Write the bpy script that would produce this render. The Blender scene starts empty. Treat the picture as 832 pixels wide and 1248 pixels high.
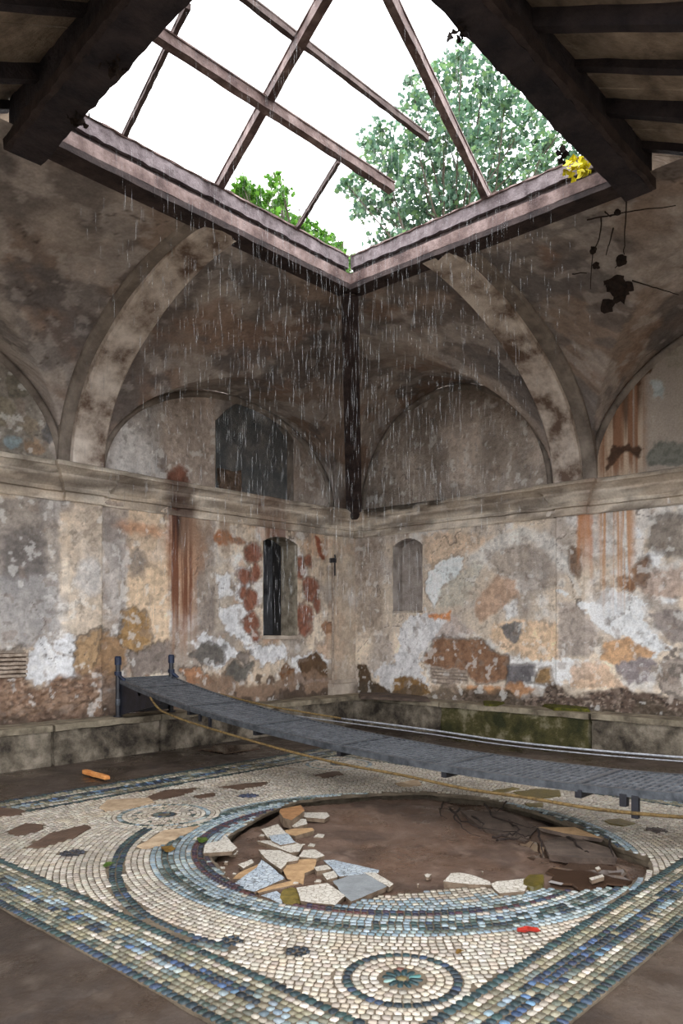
import bpy, bmesh, math, random
import numpy as np
from mathutils import Vector, noise
random.seed(7); rng = np.random.default_rng(7)
S = bpy.context.scene; COL = S.collection
F, EYE, CX, CY = 942., 1.6, -10.286, -9.051
FX, FY = .7408, .6717                       # horizontal view direction in room axes
# ------------------------------------------------------------------ camera, sky, exposure
cd = bpy.data.cameras.new('camera'); cam = bpy.data.objects.new('camera', cd); COL.objects.link(cam)
cam.location = (CX, CY, EYE); cam.rotation_euler = (math.pi/2, 0, math.atan2(-FX, FY))
cd.sensor_fit = 'HORIZONTAL'; cd.sensor_width = 36; cd.lens = F/832*36; cd.shift_y = (766-624)/832
cd.clip_start = .05; cd.clip_end = 300
S.camera = cam
S.view_settings.view_transform = 'Standard'; S.view_settings.look = 'None'; S.view_settings.gamma = 1
S.view_settings.use_curve_mapping = False; S.view_settings.exposure = 0
SKY = 5.2
w = bpy.data.worlds.new('overcast_sky'); S.world = w; w.use_nodes = True
nt = w.node_tree; bg = nt.nodes['Background']; bg.inputs['Strength'].default_value = SKY
tc = nt.nodes.new('ShaderNodeTexCoord'); nz = nt.nodes.new('ShaderNodeTexNoise'); nz.inputs['Scale'].default_value = 1.6
cr = nt.nodes.new('ShaderNodeValToRGB'); cr.color_ramp.elements[0].color = (.88, .92, .98, 1); cr.color_ramp.elements[1].color = (1, .985, .97, 1)
nt.links.new(tc.outputs['Generated'], nz.inputs['Vector']); nt.links.new(nz.outputs['Fac'], cr.inputs['Fac']); nt.links.new(cr.outputs['Color'], bg.inputs['Color'])
try: w.cycles.sampling_method = 'AUTOMATIC'
except Exception: pass

# ------------------------------------------------------------------ pixel rays onto real planes
def ray(px, py):
    X = (px-416)/F; return (X*FY+FX, -X*FX+FY, (766-py)/F)
def on_z(px, py, z=0.):
    r = ray(px, py); t = (z-EYE)/r[2]; return (CX+t*r[0], CY+t*r[1])
def on_y(px, py, y=0.):
    r = ray(px, py); t = (y-CY)/r[1]; return (CX+t*r[0], EYE+t*r[2])
def on_x(px, py, x=0.):
    r = ray(px, py); t = (x-CX)/r[0]; return (CY+t*r[1], EYE+t*r[2])
def at_depth(px, py, D):
    r = ray(px, py); return Vector((CX+D*r[0], CY+D*r[1], EYE+D*r[2]))
# ------------------------------------------------------------------ colour and noise
def lin(c, k=1.):
    o = []
    for v in c[:3]:
        v /= 255.; o.append(min(.86, k*(v/12.92 if v <= .04045 else ((v+.055)/1.055)**2.4)))
    return tuple(o)
def _h(i, j, s):
    n = (i*374761393 + j*668265263 + s*974634777) & 0xffffffff
    n = ((n ^ (n >> 13))*1274126177) & 0xffffffff
    n = ((n ^ (n >> 16))*2246822519) & 0xffffffff
    return ((n ^ (n >> 15)) & 0xffffff)/float(0xffffff)
def vn(u, v, s=0):
    i = np.floor(u).astype(np.int64); j = np.floor(v).astype(np.int64); a = u-i; b = v-j
    a = a*a*(3-2*a); b = b*b*(3-2*b)
    return (_h(i, j, s)*(1-a)+_h(i+1, j, s)*a)*(1-b)+(_h(i, j+1, s)*(1-a)+_h(i+1, j+1, s)*a)*b
def fbm(u, v, s=0, o=5):
    r = 0; a = .5; t = 0
    for k in range(o):
        r = r+a*vn(u*2**k+k*7.3, v*2**k+k*3.1, s+k); t += a; a *= .5
    return r/t
def smooth(x, a, b):
    t = np.clip((x-a)/(b-a), 0, 1); return t*t*(3-2*t)
def ridge(u, v, s, w, o=4): return smooth(-np.abs(fbm(u, v, s, o)-.5), -w, -w*.3)
class Paint:
    """colour and relief of a plastered surface, evaluated on its vertices"""
    def __init__(s, u, v, base, k, seed):
        s.u, s.v, s.k, s.seed = u, v, k, seed
        s.c = np.zeros((len(u), 3))+np.array(lin(base, k)); s.d = np.zeros(len(u)); s.n = 0
        s.w1 = fbm(u*3.1, v*3.1, seed+90, 5)-.5; s.w2 = fbm(u*14, v*14, seed+95, 4)-.5
        s.w3 = fbm(u*3.1+40, v*3.1+9, seed+93, 5)-.5
    def mix(s, m, col, depth=0):
        g = sum(col)/3; col = tuple(g+(x-g)*.8 for x in col)
        m = np.clip(m, 0, 1)[:, None]; s.c = s.c*(1-m)+np.array(lin(col, s.k))*m
        if depth: s.d = s.d+m[:, 0]*depth
    def clouds(s, col, scale, lo, hi, amt=1., sx=1., sy=1., depth=0):
        s.n += 1; s.mix(smooth(fbm(s.u*scale*sx, s.v*scale*sy, s.seed+s.n*11, 5), lo, hi)*amt, col, depth)
    def sd(s, pts):
        u, v = s.u+s.w1*.17, s.v+s.w3*.17
        d = np.full(len(u), 1e9); ins = np.zeros(len(u), bool); n = len(pts)
        for i in range(n):
            x0, y0 = pts[i]; x1, y1 = pts[(i+1) % n]; ex, ey = x1-x0, y1-y0
            t = np.clip(((u-x0)*ex+(v-y0)*ey)/(ex*ex+ey*ey+1e-12), 0, 1)
            d = np.minimum(d, (u-x0-t*ex)**2+(v-y0-t*ey)**2)
            ins ^= ((y0 > v) != (y1 > v)) & (u < ex*(v-y0)/((y1-y0) if y1 != y0 else 1e-9)+x0)
        return np.where(ins, 1, -1)*np.sqrt(d)
    def poly(s, pts, col, amt=1., soft=.02, rough=.09, depth=0, edge=None, mott=.5):
        s.n += 1; q = s.sd(pts)+s.w2*rough*1.1; m = smooth(q, -soft, soft)
        if edge is not None: s.mix(smooth(q, -soft-.03, -.01)*(1-m)*.8, edge)
        dark = tuple(x*.72 for x in col)
        s.mix(m*amt, col, depth)
        s.mix(m*amt*smooth(fbm(s.u*17, s.v*17, s.seed+s.n, 4), .45, .62)*mott, dark)
    def blob(s, c, r, col, **k):
        a = np.linspace(0, 2*math.pi, 13)[:-1]; s.poly([(c[0]+r[0]*math.cos(t), c[1]+r[1]*math.sin(t)) for t in a], col, **k)
    def weather(s, a=1., chips=True):
        u, v, k = s.u, s.v, s.seed
        f = 1+a*(.34*(fbm(u*4, v*4, k+201, 5)-.5)+.30*(fbm(u*13, v*13, k+202, 4)-.5)+.30*(vn(u*30, v*30, k+209)-.5)+.22*(vn(u*9, v*.8, k+203)-.5)); s.c *= f[:, None]
        if chips:
            m = smooth(fbm(u*8, v*8, k+210, 5), .66, .7); s.mix(m*.42, (186, 182, 178)); s.d += m*.002
            m = smooth(fbm(u*6.5+3, v*6.5, k+211, 5), .67, .71); s.mix(m*.45, (112, 96, 84)); s.d -= m*.004
            m = smooth(fbm(u*15+3, v*15, k+213, 4), .69, .74); s.mix(m*.45, (84, 74, 66))
        c = ridge(u*1.1, v*1.1, k+221, .0035)*smooth(fbm(u*.9, v*.9, k+222, 3), .45, .55); s.mix(c*.75, (66, 56, 50)); s.d -= c*.004
        s.c = np.clip(s.c, .004, .86)
    def streak(s, u0, u1, v0, v1, col, amt=1., fade=.3, f=22, lo=.35, hi=.6):
        s.n += 1; x = vn(s.u*f, s.v*.7, s.seed+s.n)*.6+vn(s.u*f*2.7, s.v*.9, s.seed+s.n+3)*.4
        mid = (u0+u1)/2; hw = abs(u1-u0)/2
        env = smooth(-np.abs(s.u+s.w2*.06-mid), -hw, -hw*.55)*smooth(s.v+s.w1*.3+(x-.5)*.9, v0, v0+fade)*smooth(-s.v, -v1-.03, -v1+.03)
        s.mix(env*smooth(x, lo, hi)*amt, col)
# ------------------------------------------------------------------ materials
def new_mat(name):
    m = bpy.data.materials.new(name); m.use_nodes = True; return m, m.node_tree, m.node_tree.nodes['Principled BSDF']
def stone(name, c1, c2=None, scale=6., rough=.85, bump=.3, fine=60., attr=False, spec=.3, metal=0., c3=None, lo=.35, hi=.65, wet=0.):
    m, t, b = new_mat(name); N = t.nodes.new; L = t.links.new
    tc = N('ShaderNodeTexCoord')
    n1 = N('ShaderNodeTexNoise'); n1.inputs['Scale'].default_value = scale; n1.inputs['Detail'].default_value = 8; n1.inputs['Roughness'].default_value = .65
    n2 = N('ShaderNodeTexNoise'); n2.inputs['Scale'].default_value = fine; n2.inputs['Detail'].default_value = 5
    L(tc.outputs['Object'], n1.inputs['Vector']); L(tc.outputs['Object'], n2.inputs['Vector'])
    if attr:
        a = N('ShaderNodeAttribute'); a.attribute_name = 'Col'
        mx = N('ShaderNodeMix'); mx.data_type = 'RGBA'; mx.blend_type = 'MULTIPLY'; mx.inputs[0].default_value = 1
        r = N('ShaderNodeValToRGB'); r.color_ramp.elements[0].position = .3; r.color_ramp.elements[1].position = .7
        r.color_ramp.elements[0].color = (.84, .83, .82, 1); r.color_ramp.elements[1].color = (1.08, 1.08, 1.08, 1)
        L(n2.outputs['Fac'], r.inputs['Fac']); L(a.outputs['Color'], mx.inputs[6]); L(r.outputs['Color'], mx.inputs[7]); L(mx.outputs[2], b.inputs['Base Color'])
    else:
        r = N('ShaderNodeValToRGB'); e = r.color_ramp.elements; e[0].position = lo; e[1].position = hi
        e[0].color = (*c1, 1); e[1].color = (*(c2 or c1), 1)
        if c3: q = e.new((lo+hi)/2); q.color = (*c3, 1)
        L(n1.outputs['Fac'], r.inputs['Fac']); L(r.outputs['Color'], b.inputs['Base Color'])
    if bump:
        ad = N('ShaderNodeMath'); ad.operation = 'ADD'; L(n1.outputs['Fac'], ad.inputs[0]); L(n2.outputs['Fac'], ad.inputs[1])
        bp = N('ShaderNodeBump'); bp.inputs['Strength'].default_value = bump; bp.inputs['Distance'].default_value = .02
        L(ad.outputs[0], bp.inputs['Height']); L(bp.outputs['Normal'], b.inputs['Normal'])
    if wet:
        rr = N('ShaderNodeMapRange'); rr.inputs[1].default_value = .42; rr.inputs[2].default_value = .6; rr.inputs[3].default_value = wet; rr.inputs[4].default_value = rough
        L(n1.outputs['Fac'], rr.inputs[0]); L(rr.outputs[0], b.inputs['Roughness'])
    else: b.inputs['Roughness'].default_value = rough
    b.inputs['Specular IOR Level'].default_value = spec; b.inputs['Metallic'].default_value = metal
    return m
M = {}
M['wall'] = stone('old_plaster', None, attr=True, bump=.35, fine=45, rough=.8)
M['vault'] = stone('vault_plaster', None, attr=True, bump=.3, fine=35, rough=.9)
M['rib'] = stone('rib_plaster', lin((92, 76, 66), 1.4), lin((190, 181, 172), 1.5), scale=2.6, c3=lin((158, 147, 137), 1.5), lo=.36, hi=.64)
M['archivolt'] = stone('archivolt_plaster', lin((84, 76, 70), 1.4), lin((132, 123, 114), 1.4), scale=3)
M['cornice_col'] = stone('stained_cornice', None, attr=True, bump=.4, fine=30)
M['cornice'] = stone('cornice_stucco', lin((88, 78, 70), 1.5), lin((166, 155, 143), 1.5), scale=2.6, c3=lin((140, 129, 118), 1.5), lo=.3, hi=.7)
M['bench'] = stone('bench_stone', lin((46, 40, 34), 1.1), lin((142, 132, 118), 1.1), scale=3.5, c3=lin((98, 90, 78), 1.1), bump=.6)
M['bench_moss'] = stone('mossy_stone', lin((38, 40, 20), 1.3), lin((125, 118, 98), 1.3), scale=3.2, c3=lin((66, 62, 34), 1.3), bump=.8, lo=.38, hi=.68)
M['ledge'] = stone('ledge_stone', lin((80, 72, 60), 1.3), lin((140, 130, 112), 1.3), scale=4, bump=.4)
M['moss'] = stone('moss', lin((48, 52, 14)), lin((96, 92, 26)), scale=20, bump=.9)
M['algae'] = stone('algae', lin((62, 54, 16)), lin((100, 88, 30)), scale=14, bump=.2, rough=.3, spec=.5)
M['floor'] = stone('wet_earth', None, attr=True, bump=.35, fine=30, rough=.7, scale=1.5, wet=.22, spec=.5)
M['mortar'] = stone('mortar', lin((78, 68, 56)), lin((112, 100, 84)), scale=9)
M['sand'] = stone('sandy_mortar', lin((128, 108, 86), 1.3), lin((165, 145, 120), 1.3), scale=9)
M['mud'] = stone('mud', lin((62, 47, 38), 1.3), lin((84, 66, 54), 1.3), scale=9, rough=.5)
M['tile'] = stone('tesserae', None, attr=True, bump=.25, fine=90, rough=.42, spec=.5)
M['rust'] = stone('rusted_steel', lin((72, 56, 54), 1.2), lin((138, 120, 116), 1.2), scale=5, c3=lin((104, 86, 82), 1.2), bump=.4, rough=.7)
M['dark_rust'] = stone('dark_rusted_steel', lin((38, 31, 32)), lin((72, 60, 58)), scale=5, bump=.4, rough=.8)
M['curb'] = stone('grey_curb', lin((78, 68, 70), 1.2), lin((128, 118, 120), 1.2), scale=7, bump=.5)
M['beam'] = stone('charred_timber', lin((34, 32, 38)), lin((66, 58, 60)), scale=4, bump=.8, fine=25)
M['board'] = stone('soffit_board', lin((84, 74, 64), 1.6), lin((146, 132, 116), 1.6), scale=3, bump=.8, fine=22)
M['bar'] = stone('weathered_bar', lin((70, 58, 56)), lin((112, 98, 94)), scale=6, bump=.3)
M['grate'] = stone('galvanised_grating', lin((78, 82, 88)), lin((118, 122, 128)), scale=12, bump=.2, rough=.4, metal=.3, spec=.5)
M['plate'] = stone('dark_plate', lin((20, 20, 22)), lin((36, 36, 40)), scale=12, bump=.2, rough=.5)
M['rail'] = stone('steel_rail', lin((58, 61, 66)), lin((98, 102, 108)), scale=12, bump=.1, rough=.4, metal=.4)
M['black'] = stone('black_steel', lin((14, 15, 20)), lin((32, 33, 42)), scale=12, bump=.1, rough=.4, spec=.5)
M['blue'] = stone('blue_paint', lin((16, 22, 38)), lin((34, 46, 72)), scale=12, bump=.1, rough=.4)
M['rope'] = stone('wet_rope', lin((78, 62, 36)), lin((130, 106, 66)), scale=30, bump=.5, rough=.7)
M['cable'] = stone('steel_cable', lin((120, 122, 128)), lin((176, 178, 184)), scale=30, rough=.35, metal=.3, spec=.6)
M['stick'] = stone('bare_wood', lin((190, 118, 62)), lin((224, 160, 96)), scale=12, bump=.2)
M['red'] = stone('red_leaf', lin((120, 22, 14)), lin((170, 44, 28)), scale=30, rough=.4)
M['green'] = stone('green_leaf', lin((44, 66, 14)), lin((74, 96, 24)), scale=30, rough=.4)
M['dead'] = stone('dead_leaf', lin((86, 62, 22)), lin((122, 92, 36)), scale=30, rough=.5)
M['yellow'] = stone('yellow_leaf', lin((200, 180, 10)), lin((235, 225, 40)), scale=20, rough=.5)
M['twig'] = stone('dry_twig', lin((26, 20, 18)), lin((50, 38, 32)), scale=20)
M['void'] = stone('dark_interior', lin((22, 22, 24)), lin((40, 38, 38)), scale=3)
M['shutter'] = stone('grey_shutter', lin((40, 42, 45)), lin((70, 72, 76)), scale=4, bump=.3)
M['reveal'] = stone('reveal_plaster', lin((92, 84, 72), 1.5), lin((150, 140, 125), 1.5), scale=6)
M['niche'] = stone('niche_plaster', lin((105, 96, 90), 1.5), lin((150, 142, 136), 1.5), scale=4)
M['rubble'] = stone('rubble', lin((60, 48, 40), 1.2), lin((110, 92, 78), 1.2), scale=8, bump=.9)
M['lath'] = stone('lath', lin((110, 96, 84), 1.3), lin((160, 146, 132), 1.3), scale=12, bump=.4)
M['bark'] = stone('bark', lin((52, 46, 38)), lin((84, 76, 64)), scale=8, bump=.6)
M['ground'] = stone('bare_ground', lin((92, 84, 72)), lin((128, 118, 102)), scale=2)
def frag_mat(name, c1, c2, grout):
    m, t, b = new_mat(name); N = t.nodes.new; L = t.links.new
    tc = N('ShaderNodeTexCoord'); v = N('ShaderNodeTexVoronoi'); v.inputs['Scale'].default_value = 30; v.feature = 'DISTANCE_TO_EDGE'
    v2 = N('ShaderNodeTexVoronoi'); v2.inputs['Scale'].default_value = 30
    sx = N('ShaderNodeMapping'); sx.inputs['Scale'].default_value = (1, 1, .02)
    L(tc.outputs['Object'], sx.inputs['Vector']); L(sx.outputs[0], v.inputs['Vector']); L(sx.outputs[0], v2.inputs['Vector'])
    r = N('ShaderNodeValToRGB'); r.color_ramp.elements[0].position = .03; r.color_ramp.elements[1].position = .07
    L(v.outputs['Distance'], r.inputs['Fac'])
    mx = N('ShaderNodeMix'); mx.data_type = 'RGBA'; mx.inputs[6].default_value = (*c1, 1); mx.inputs[7].default_value = (*c2, 1); L(v2.outputs['Color'], mx.inputs[0])
    m2 = N('ShaderNodeMix'); m2.data_type = 'RGBA'; L(r.outputs['Color'], m2.inputs[0]); m2.inputs[6].default_value = (*grout, 1); L(mx.outputs[2], m2.inputs[7])
    L(m2.outputs[2], b.inputs['Base Color']); b.inputs['Roughness'].default_value = .4
    bp = N('ShaderNodeBump'); bp.inputs['Strength'].default_value = .4; bp.inputs['Distance'].default_value = .01
    L(r.outputs['Color'], bp.inputs['Height']); L(bp.outputs['Normal'], b.inputs['Normal'])
    return m
M['fw'] = frag_mat('white_mosaic_fragment', lin((184, 178, 168), 1.1), lin((200, 195, 186), 1.1), lin((140, 130, 114)))
M['fb'] = frag_mat('blue_mosaic_fragment', lin((140, 152, 165), 1.2), lin((180, 188, 192), 1.2), lin((96, 100, 104)))
M['fg'] = stone('grey_slab', lin((112, 116, 118), 1.1), lin((138, 142, 145), 1.1), scale=9, rough=.4)
M['ft'] = stone('tan_mortar', lin((132, 104, 74), 1.2), lin((168, 138, 102), 1.2), scale=12)
M['core'] = stone('mortar_core', lin((84, 70, 56), 1.2), lin((120, 104, 88), 1.2), scale=12)
M['fs'] = stone('brown_stone', lin((120, 84, 54), 1.1), lin((156, 116, 78), 1.1), scale=12)
M['fo'] = stone('olive_stone', lin((74, 66, 26), 1.1), lin((120, 102, 48), 1.1), scale=16)
M['fd'] = stone('dark_slab', lin((62, 52, 46), 1.1), lin((96, 82, 72), 1.1), scale=6, bump=.5)
def leaf_mat(name, a, b_):
    m, t, b = new_mat(name); N = t.nodes.new; L = t.links.new
    at = N('ShaderNodeAttribute'); at.attribute_name = 'Col'; L(at.outputs['Color'], b.inputs['Base Color']); b.inputs['Roughness'].default_value = .5
    tr = N('ShaderNodeBsdfTranslucent'); L(at.outputs['Color'], tr.inputs['Color']); mx = N('ShaderNodeMixShader'); mx.inputs[0].default_value = .45
    L(b.outputs[0], mx.inputs[1]); L(tr.outputs[0], mx.inputs[2]); L(mx.outputs[0], t.nodes['Material Output'].inputs['Surface']); return m
M['leaf'] = leaf_mat('foliage', 0, 0)
m, t, b = new_mat('rain_water'); M['rain'] = m
b.inputs['Base Color'].default_value = (.9, .93, .96, 1); b.inputs['Roughness'].default_value = .2; b.inputs['Alpha'].default_value = .28
m, t, b = new_mat('puddle_water'); M['water'] = m
b.inputs['Base Color'].default_value = (*lin((66, 50, 40)), 1); b.inputs['Roughness'].default_value = .04; b.inputs['Specular IOR Level'].default_value = .6
nn = t.nodes.new('ShaderNodeTexNoise'); nn.inputs['Scale'].default_value = 9; bb = t.nodes.new('ShaderNodeBump'); bb.inputs['Strength'].default_value = .06
t.links.new(nn.outputs['Fac'], bb.inputs['Height']); t.links.new(bb.outputs['Normal'], b.inputs['Normal'])
# ------------------------------------------------------------------ objects
def tag(o, label=None, cat=None, group=None, kind=None):
    for k, v in (('label', label), ('category', cat), ('group', group), ('kind', kind)):
        if v: o[k] = v
    return o
def empty(name, loc=(0, 0, 0)):
    o = bpy.data.objects.new(name, None); COL.objects.link(o); o.location = loc; o.empty_display_size = .1; return o
def link(name, me, mat, parent=None, loc=None):
    o = bpy.data.objects.new(name, me); COL.objects.link(o)
    if mat: me.materials.append(mat)
    if loc is not None:
        me.transform(__import__('mathutils').Matrix.Translation(-Vector(loc))); o.location = loc
    if parent:
        o.parent = parent
        q, pw = parent, Vector()
        while q: pw += q.location; q = q.parent
        o.location = o.location-pw if loc is not None else -pw
    return o
class MB:
    def __init__(s): s.v = []; s.f = []
    def add(s, vs, fs):
        n = len(s.v); s.v += [tuple(v) for v in vs]; s.f += [[i+n for i in f] for f in fs]
    def box(s, x0, x1, y0, y1, z0, z1):
        s.add([(x0, y0, z0), (x1, y0, z0), (x1, y1, z0), (x0, y1, z0), (x0, y0, z1), (x1, y0, z1), (x1, y1, z1), (x0, y1, z1)],
              [(3, 2, 1, 0), (4, 5, 6, 7), (0, 1, 5, 4), (1, 2, 6, 5), (2, 3, 7, 6), (3, 0, 4, 7)])
    def bar(s, p, q, w, h, up=(0, 0, 1), w2=None, h2=None, jag=0, seg=1):
        p, q = Vector(p), Vector(q); d = (q-p).normalized(); sd = d.cross(Vector(up))
        sd = sd.normalized() if sd.length > 1e-5 else Vector((1, 0, 0)); u = sd.cross(d)
        vs = []; 
        for i in range(seg+1):
            t = i/seg; c = p.lerp(q, t); W = w+(w2-w)*t if w2 else w; H = h+(h2-h)*t if h2 else h
            for a, b in ((-1, -1), (1, -1), (1, 1), (-1, 1)):
                j = Vector([random.uniform(-jag, jag) for _ in range(3)]) if jag else Vector()
                vs.append(c+sd*a*W/2+u*b*H/2+j)
        fs = [(3, 2, 1, 0), tuple(seg*4+k for k in range(4))]
        for i in range(seg):
            for k in range(4): fs.append((i*4+k, i*4+(k+1) % 4, i*4+4+(k+1) % 4, i*4+4+k))
        s.add(vs, fs)
    def tube(s, pts, r, n=8):
        pts = [Vector(p) for p in pts]; vs = []; m = len(pts)
        for i, p in enumerate(pts):
            d = (pts[min(i+1, m-1)]-pts[max(i-1, 0)]).normalized()
            a = d.cross(Vector((0, 0, 1))); a = a.normalized() if a.length > .05 else d.cross(Vector((0, 1, 0))).normalized(); b = a.cross(d)
            R = r[i] if hasattr(r, '__len__') else r
            for k in range(n): t = 2*math.pi*k/n; vs.append(p+a*R*math.cos(t)+b*R*math.sin(t))
        fs = [tuple(range(n))[::-1], tuple((m-1)*n+k for k in range(n))]
        for i in range(m-1):
            for k in range(n): fs.append((i*n+k, i*n+(k+1) % n, (i+1)*n+(k+1) % n, (i+1)*n+k))
        s.add(vs, fs)
    def build(s, name, mat, parent=None, smooth_=False, bevel=0, loc=None):
        me = bpy.data.meshes.new(name); me.from_pydata(s.v, [], s.f); me.update()
        if smooth_: me.polygons.foreach_set('use_smooth', [True]*len(me.polygons))
        o = link(name, me, mat, parent, loc)
        if bevel: b = o.modifiers.new('bevel', 'BEVEL'); b.width = bevel; b.segments = 2; b.limit_method = 'ANGLE'
        return o
def set_col(me, c):
    a = me.color_attributes.new('Col', 'FLOAT_COLOR', 'POINT'); q = np.ones((len(c), 4), np.float32); q[:, :3] = c; a.data.foreach_set('color', q.ravel())
def grid_faces(nu, nv, keep=None):
    i = np.arange(nu*nv).reshape(nu, nv); a = i[:-1, :-1].ravel(); b = i[1:, :-1].ravel(); c = i[1:, 1:].ravel(); d = i[:-1, 1:].ravel()
    f = np.stack([a, b, c, d], 1)
    return f if keep is None else f[keep.ravel()]
def np_mesh(name, V, Fq, mat, col=None, smooth_=True, parent=None, loc=None):
    me = bpy.data.meshes.new(name); n = len(Fq); k = Fq.shape[1]
    me.vertices.add(len(V)); me.vertices.foreach_set('co', np.asarray(V, np.float32).ravel())
    me.loops.add(n*k); me.loops.foreach_set('vertex_index', Fq.astype(np.int32).ravel())
    me.polygons.add(n); me.polygons.foreach_set('loop_start', np.arange(0, n*k, k, dtype=np.int32))
    try: me.polygons.foreach_set('loop_total', np.full(n, k, np.int32))
    except Exception: pass
    me.update(calc_edges=True); me.validate()
    if smooth_: me.polygons.foreach_set('use_smooth', [True]*len(me.polygons))
    if col is not None: set_col(me, col)
    return link(name, me, mat, parent, loc)
def rough_box(mb, x0, x1, y0, y1, z0, z1, s=.06, amp=.012, seed=0):
    bm = bmesh.new(); bmesh.ops.create_cube(bm, size=1)
    for v in bm.verts: v.co = ((x0+x1)/2+v.co.x*(x1-x0), (y0+y1)/2+v.co.y*(y1-y0), (z0+z1)/2+v.co.z*(z1-z0))
    for ax in range(3):
        L = (x1-x0, y1-y0, z1-z0)[ax]; n = max(1, min(40, int(L/s)))
        lo = (x0, y0, z0)[ax]
        for k in range(1, n):
            no = [0, 0, 0]; no[ax] = 1; co = [0, 0, 0]; co[ax] = lo+L*k/n
            bmesh.ops.bisect_plane(bm, geom=bm.verts[:]+bm.edges[:]+bm.faces[:], plane_co=co, plane_no=no)
    for v in bm.verts:
        e = sum((abs(v.co[a]-(x0, y0, z0)[a]) < 1e-4 or abs(v.co[a]-(x1, y1, z1)[a]) < 1e-4) for a in range(3))
        n = noise.noise_vector(v.co*5+Vector((seed, 0, 0)))*amp+noise.noise_vector(v.co*16+Vector((0, seed, 0)))*amp*.6
        if e >= 2: n += (Vector(((x0+x1)/2, (y0+y1)/2, (z0+z1)/2))-v.co).normalized()*amp*1.2
        v.co += n
    bm.verts.index_update(); mb.add([v.co[:] for v in bm.verts], [[v.index for v in f.verts] for f in bm.faces]); bm.free()
# ================================================================== THE ROOM
ZS, H = 3.62, 5.7                        # spring of the vault, rim of the roof opening
OX0, OX1, OY0, OY1 = -7.1, -3.3, -6.08, -2.85   # the roof opening
LWIN = dict(u0=-2.14, u1=-1.39, z0=1.48, z1=3.07); LREC = dict(u0=-3.08, u1=-1.48, z0=3.62, z1=5.12)
RNI = dict(u0=-1.52, u1=-.91, z0=1.89, z1=3.1)
def lines(segs, keys):
    out = []
    for a, b, s in segs: out += list(np.linspace(a, b, max(2, int(round((b-a)/s))+1)))
    out = np.unique(np.round(out, 4))
    for k in keys:                        # snap a line to every opening's edge
        out[np.argmin(np.abs(out-k))] = k
    return np.unique(out)
def arch_in(u, z, o, rise):
    mid = (o['u0']+o['u1'])/2; hw = (o['u1']-o['u0'])/2
    top = o['z1']-rise*(np.abs(u-mid)/hw)**2
    return (u > o['u0']) & (u < o['u1']) & (z > o['z0']) & (z < top)
KW = 1.8
# ---- left wall (runs along X at y = 0)
U = lines([(-13, -6.7, .15), (-6.7, 0, .017)], [LWIN['u0'], LWIN['u1'], LREC['u0'], LREC['u1']])
Z = lines([(-.2, .45, .1), (.45, 5.75, .017)], [LWIN['z0'], LREC['z0']])
u, z = [a.ravel() for a in np.meshgrid(U, Z, indexing='ij')]
P = Paint(u, z, (158, 143, 126), KW, 11)
L_ = lambda px, py: on_y(px, py)
def LP(*pts): return [L_(*p) for p in pts]
def rpx(px, py, rx, ry, fn):              # a pixel radius as metres on the wall
    a = fn(px-rx, py); b = fn(px+rx, py); return abs(b[0]-a[0])/2, abs(fn(px, py-ry)[1]-fn(px, py+ry)[1])/2
def lb(px, py, rx, ry, col, **k): P.blob(L_(px, py), rpx(px, py, rx, ry, L_), col, **k)
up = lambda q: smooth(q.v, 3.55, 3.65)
P.clouds((182, 168, 150), 1.1, .45, .65); P.clouds((122, 112, 104), 1.4, .5, .68, .8); P.clouds((175, 172, 170), 2.3, .58, .68, .8); P.clouds((150, 112, 84), 2.0, .62, .74, .6)
P.clouds((120, 108, 98), 5, .55, .7, .5, 1.6, .5)
# upper lunette zone: greyer
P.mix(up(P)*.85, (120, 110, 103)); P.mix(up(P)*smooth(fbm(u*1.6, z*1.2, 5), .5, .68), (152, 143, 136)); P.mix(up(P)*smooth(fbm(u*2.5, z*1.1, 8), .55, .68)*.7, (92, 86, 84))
P.poly(LP((130, 590), (128, 510), (150, 470), (195, 462), (190, 590)), (140, 134, 130), amt=.6, soft=.06)
P.poly(LP((135, 560), (145, 500), (180, 540), (200, 590), (140, 590)), (172, 168, 165), amt=.6, soft=.08)
P.poly(LP((200, 455), (262, 462), (262, 596), (200, 590)), (140, 124, 112), amt=.7, soft=.03)
# far left bay
P.poly(LP((-40, 606), (76, 606), (72, 790), (-40, 800)), (124, 117, 112), amt=.75, soft=.04); P.poly(LP((0, 650), (50, 640), (60, 700), (20, 730), (0, 720)), (92, 86, 84), amt=.7, soft=.05)
P.poly(LP((-30, 700), (70, 700), (70, 790), (-30, 790)), (140, 138, 138), amt=.5, soft=.06); P.poly(LP((-30, 420), (30, 440), (66, 560), (-30, 570)), (104, 98, 88), amt=.8)
for a in ((3, 500, 18, 20, (112, 104, 88)), (20, 470, 16, 18, (96, 90, 78)), (62, 525, 11, 16, (88, 86, 86)), (18, 541, 9, 9, (110, 124, 128)), (12, 560, 10, 8, (78, 82, 68)), (40, 545, 12, 9, (134, 110, 88)), (45, 565, 12, 8, (150, 138, 122)), (30, 562, 8, 6, (168, 160, 150)), (35, 515, 12, 12, (120, 108, 92))): lb(*a[:4], a[4], depth=-.01)
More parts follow.
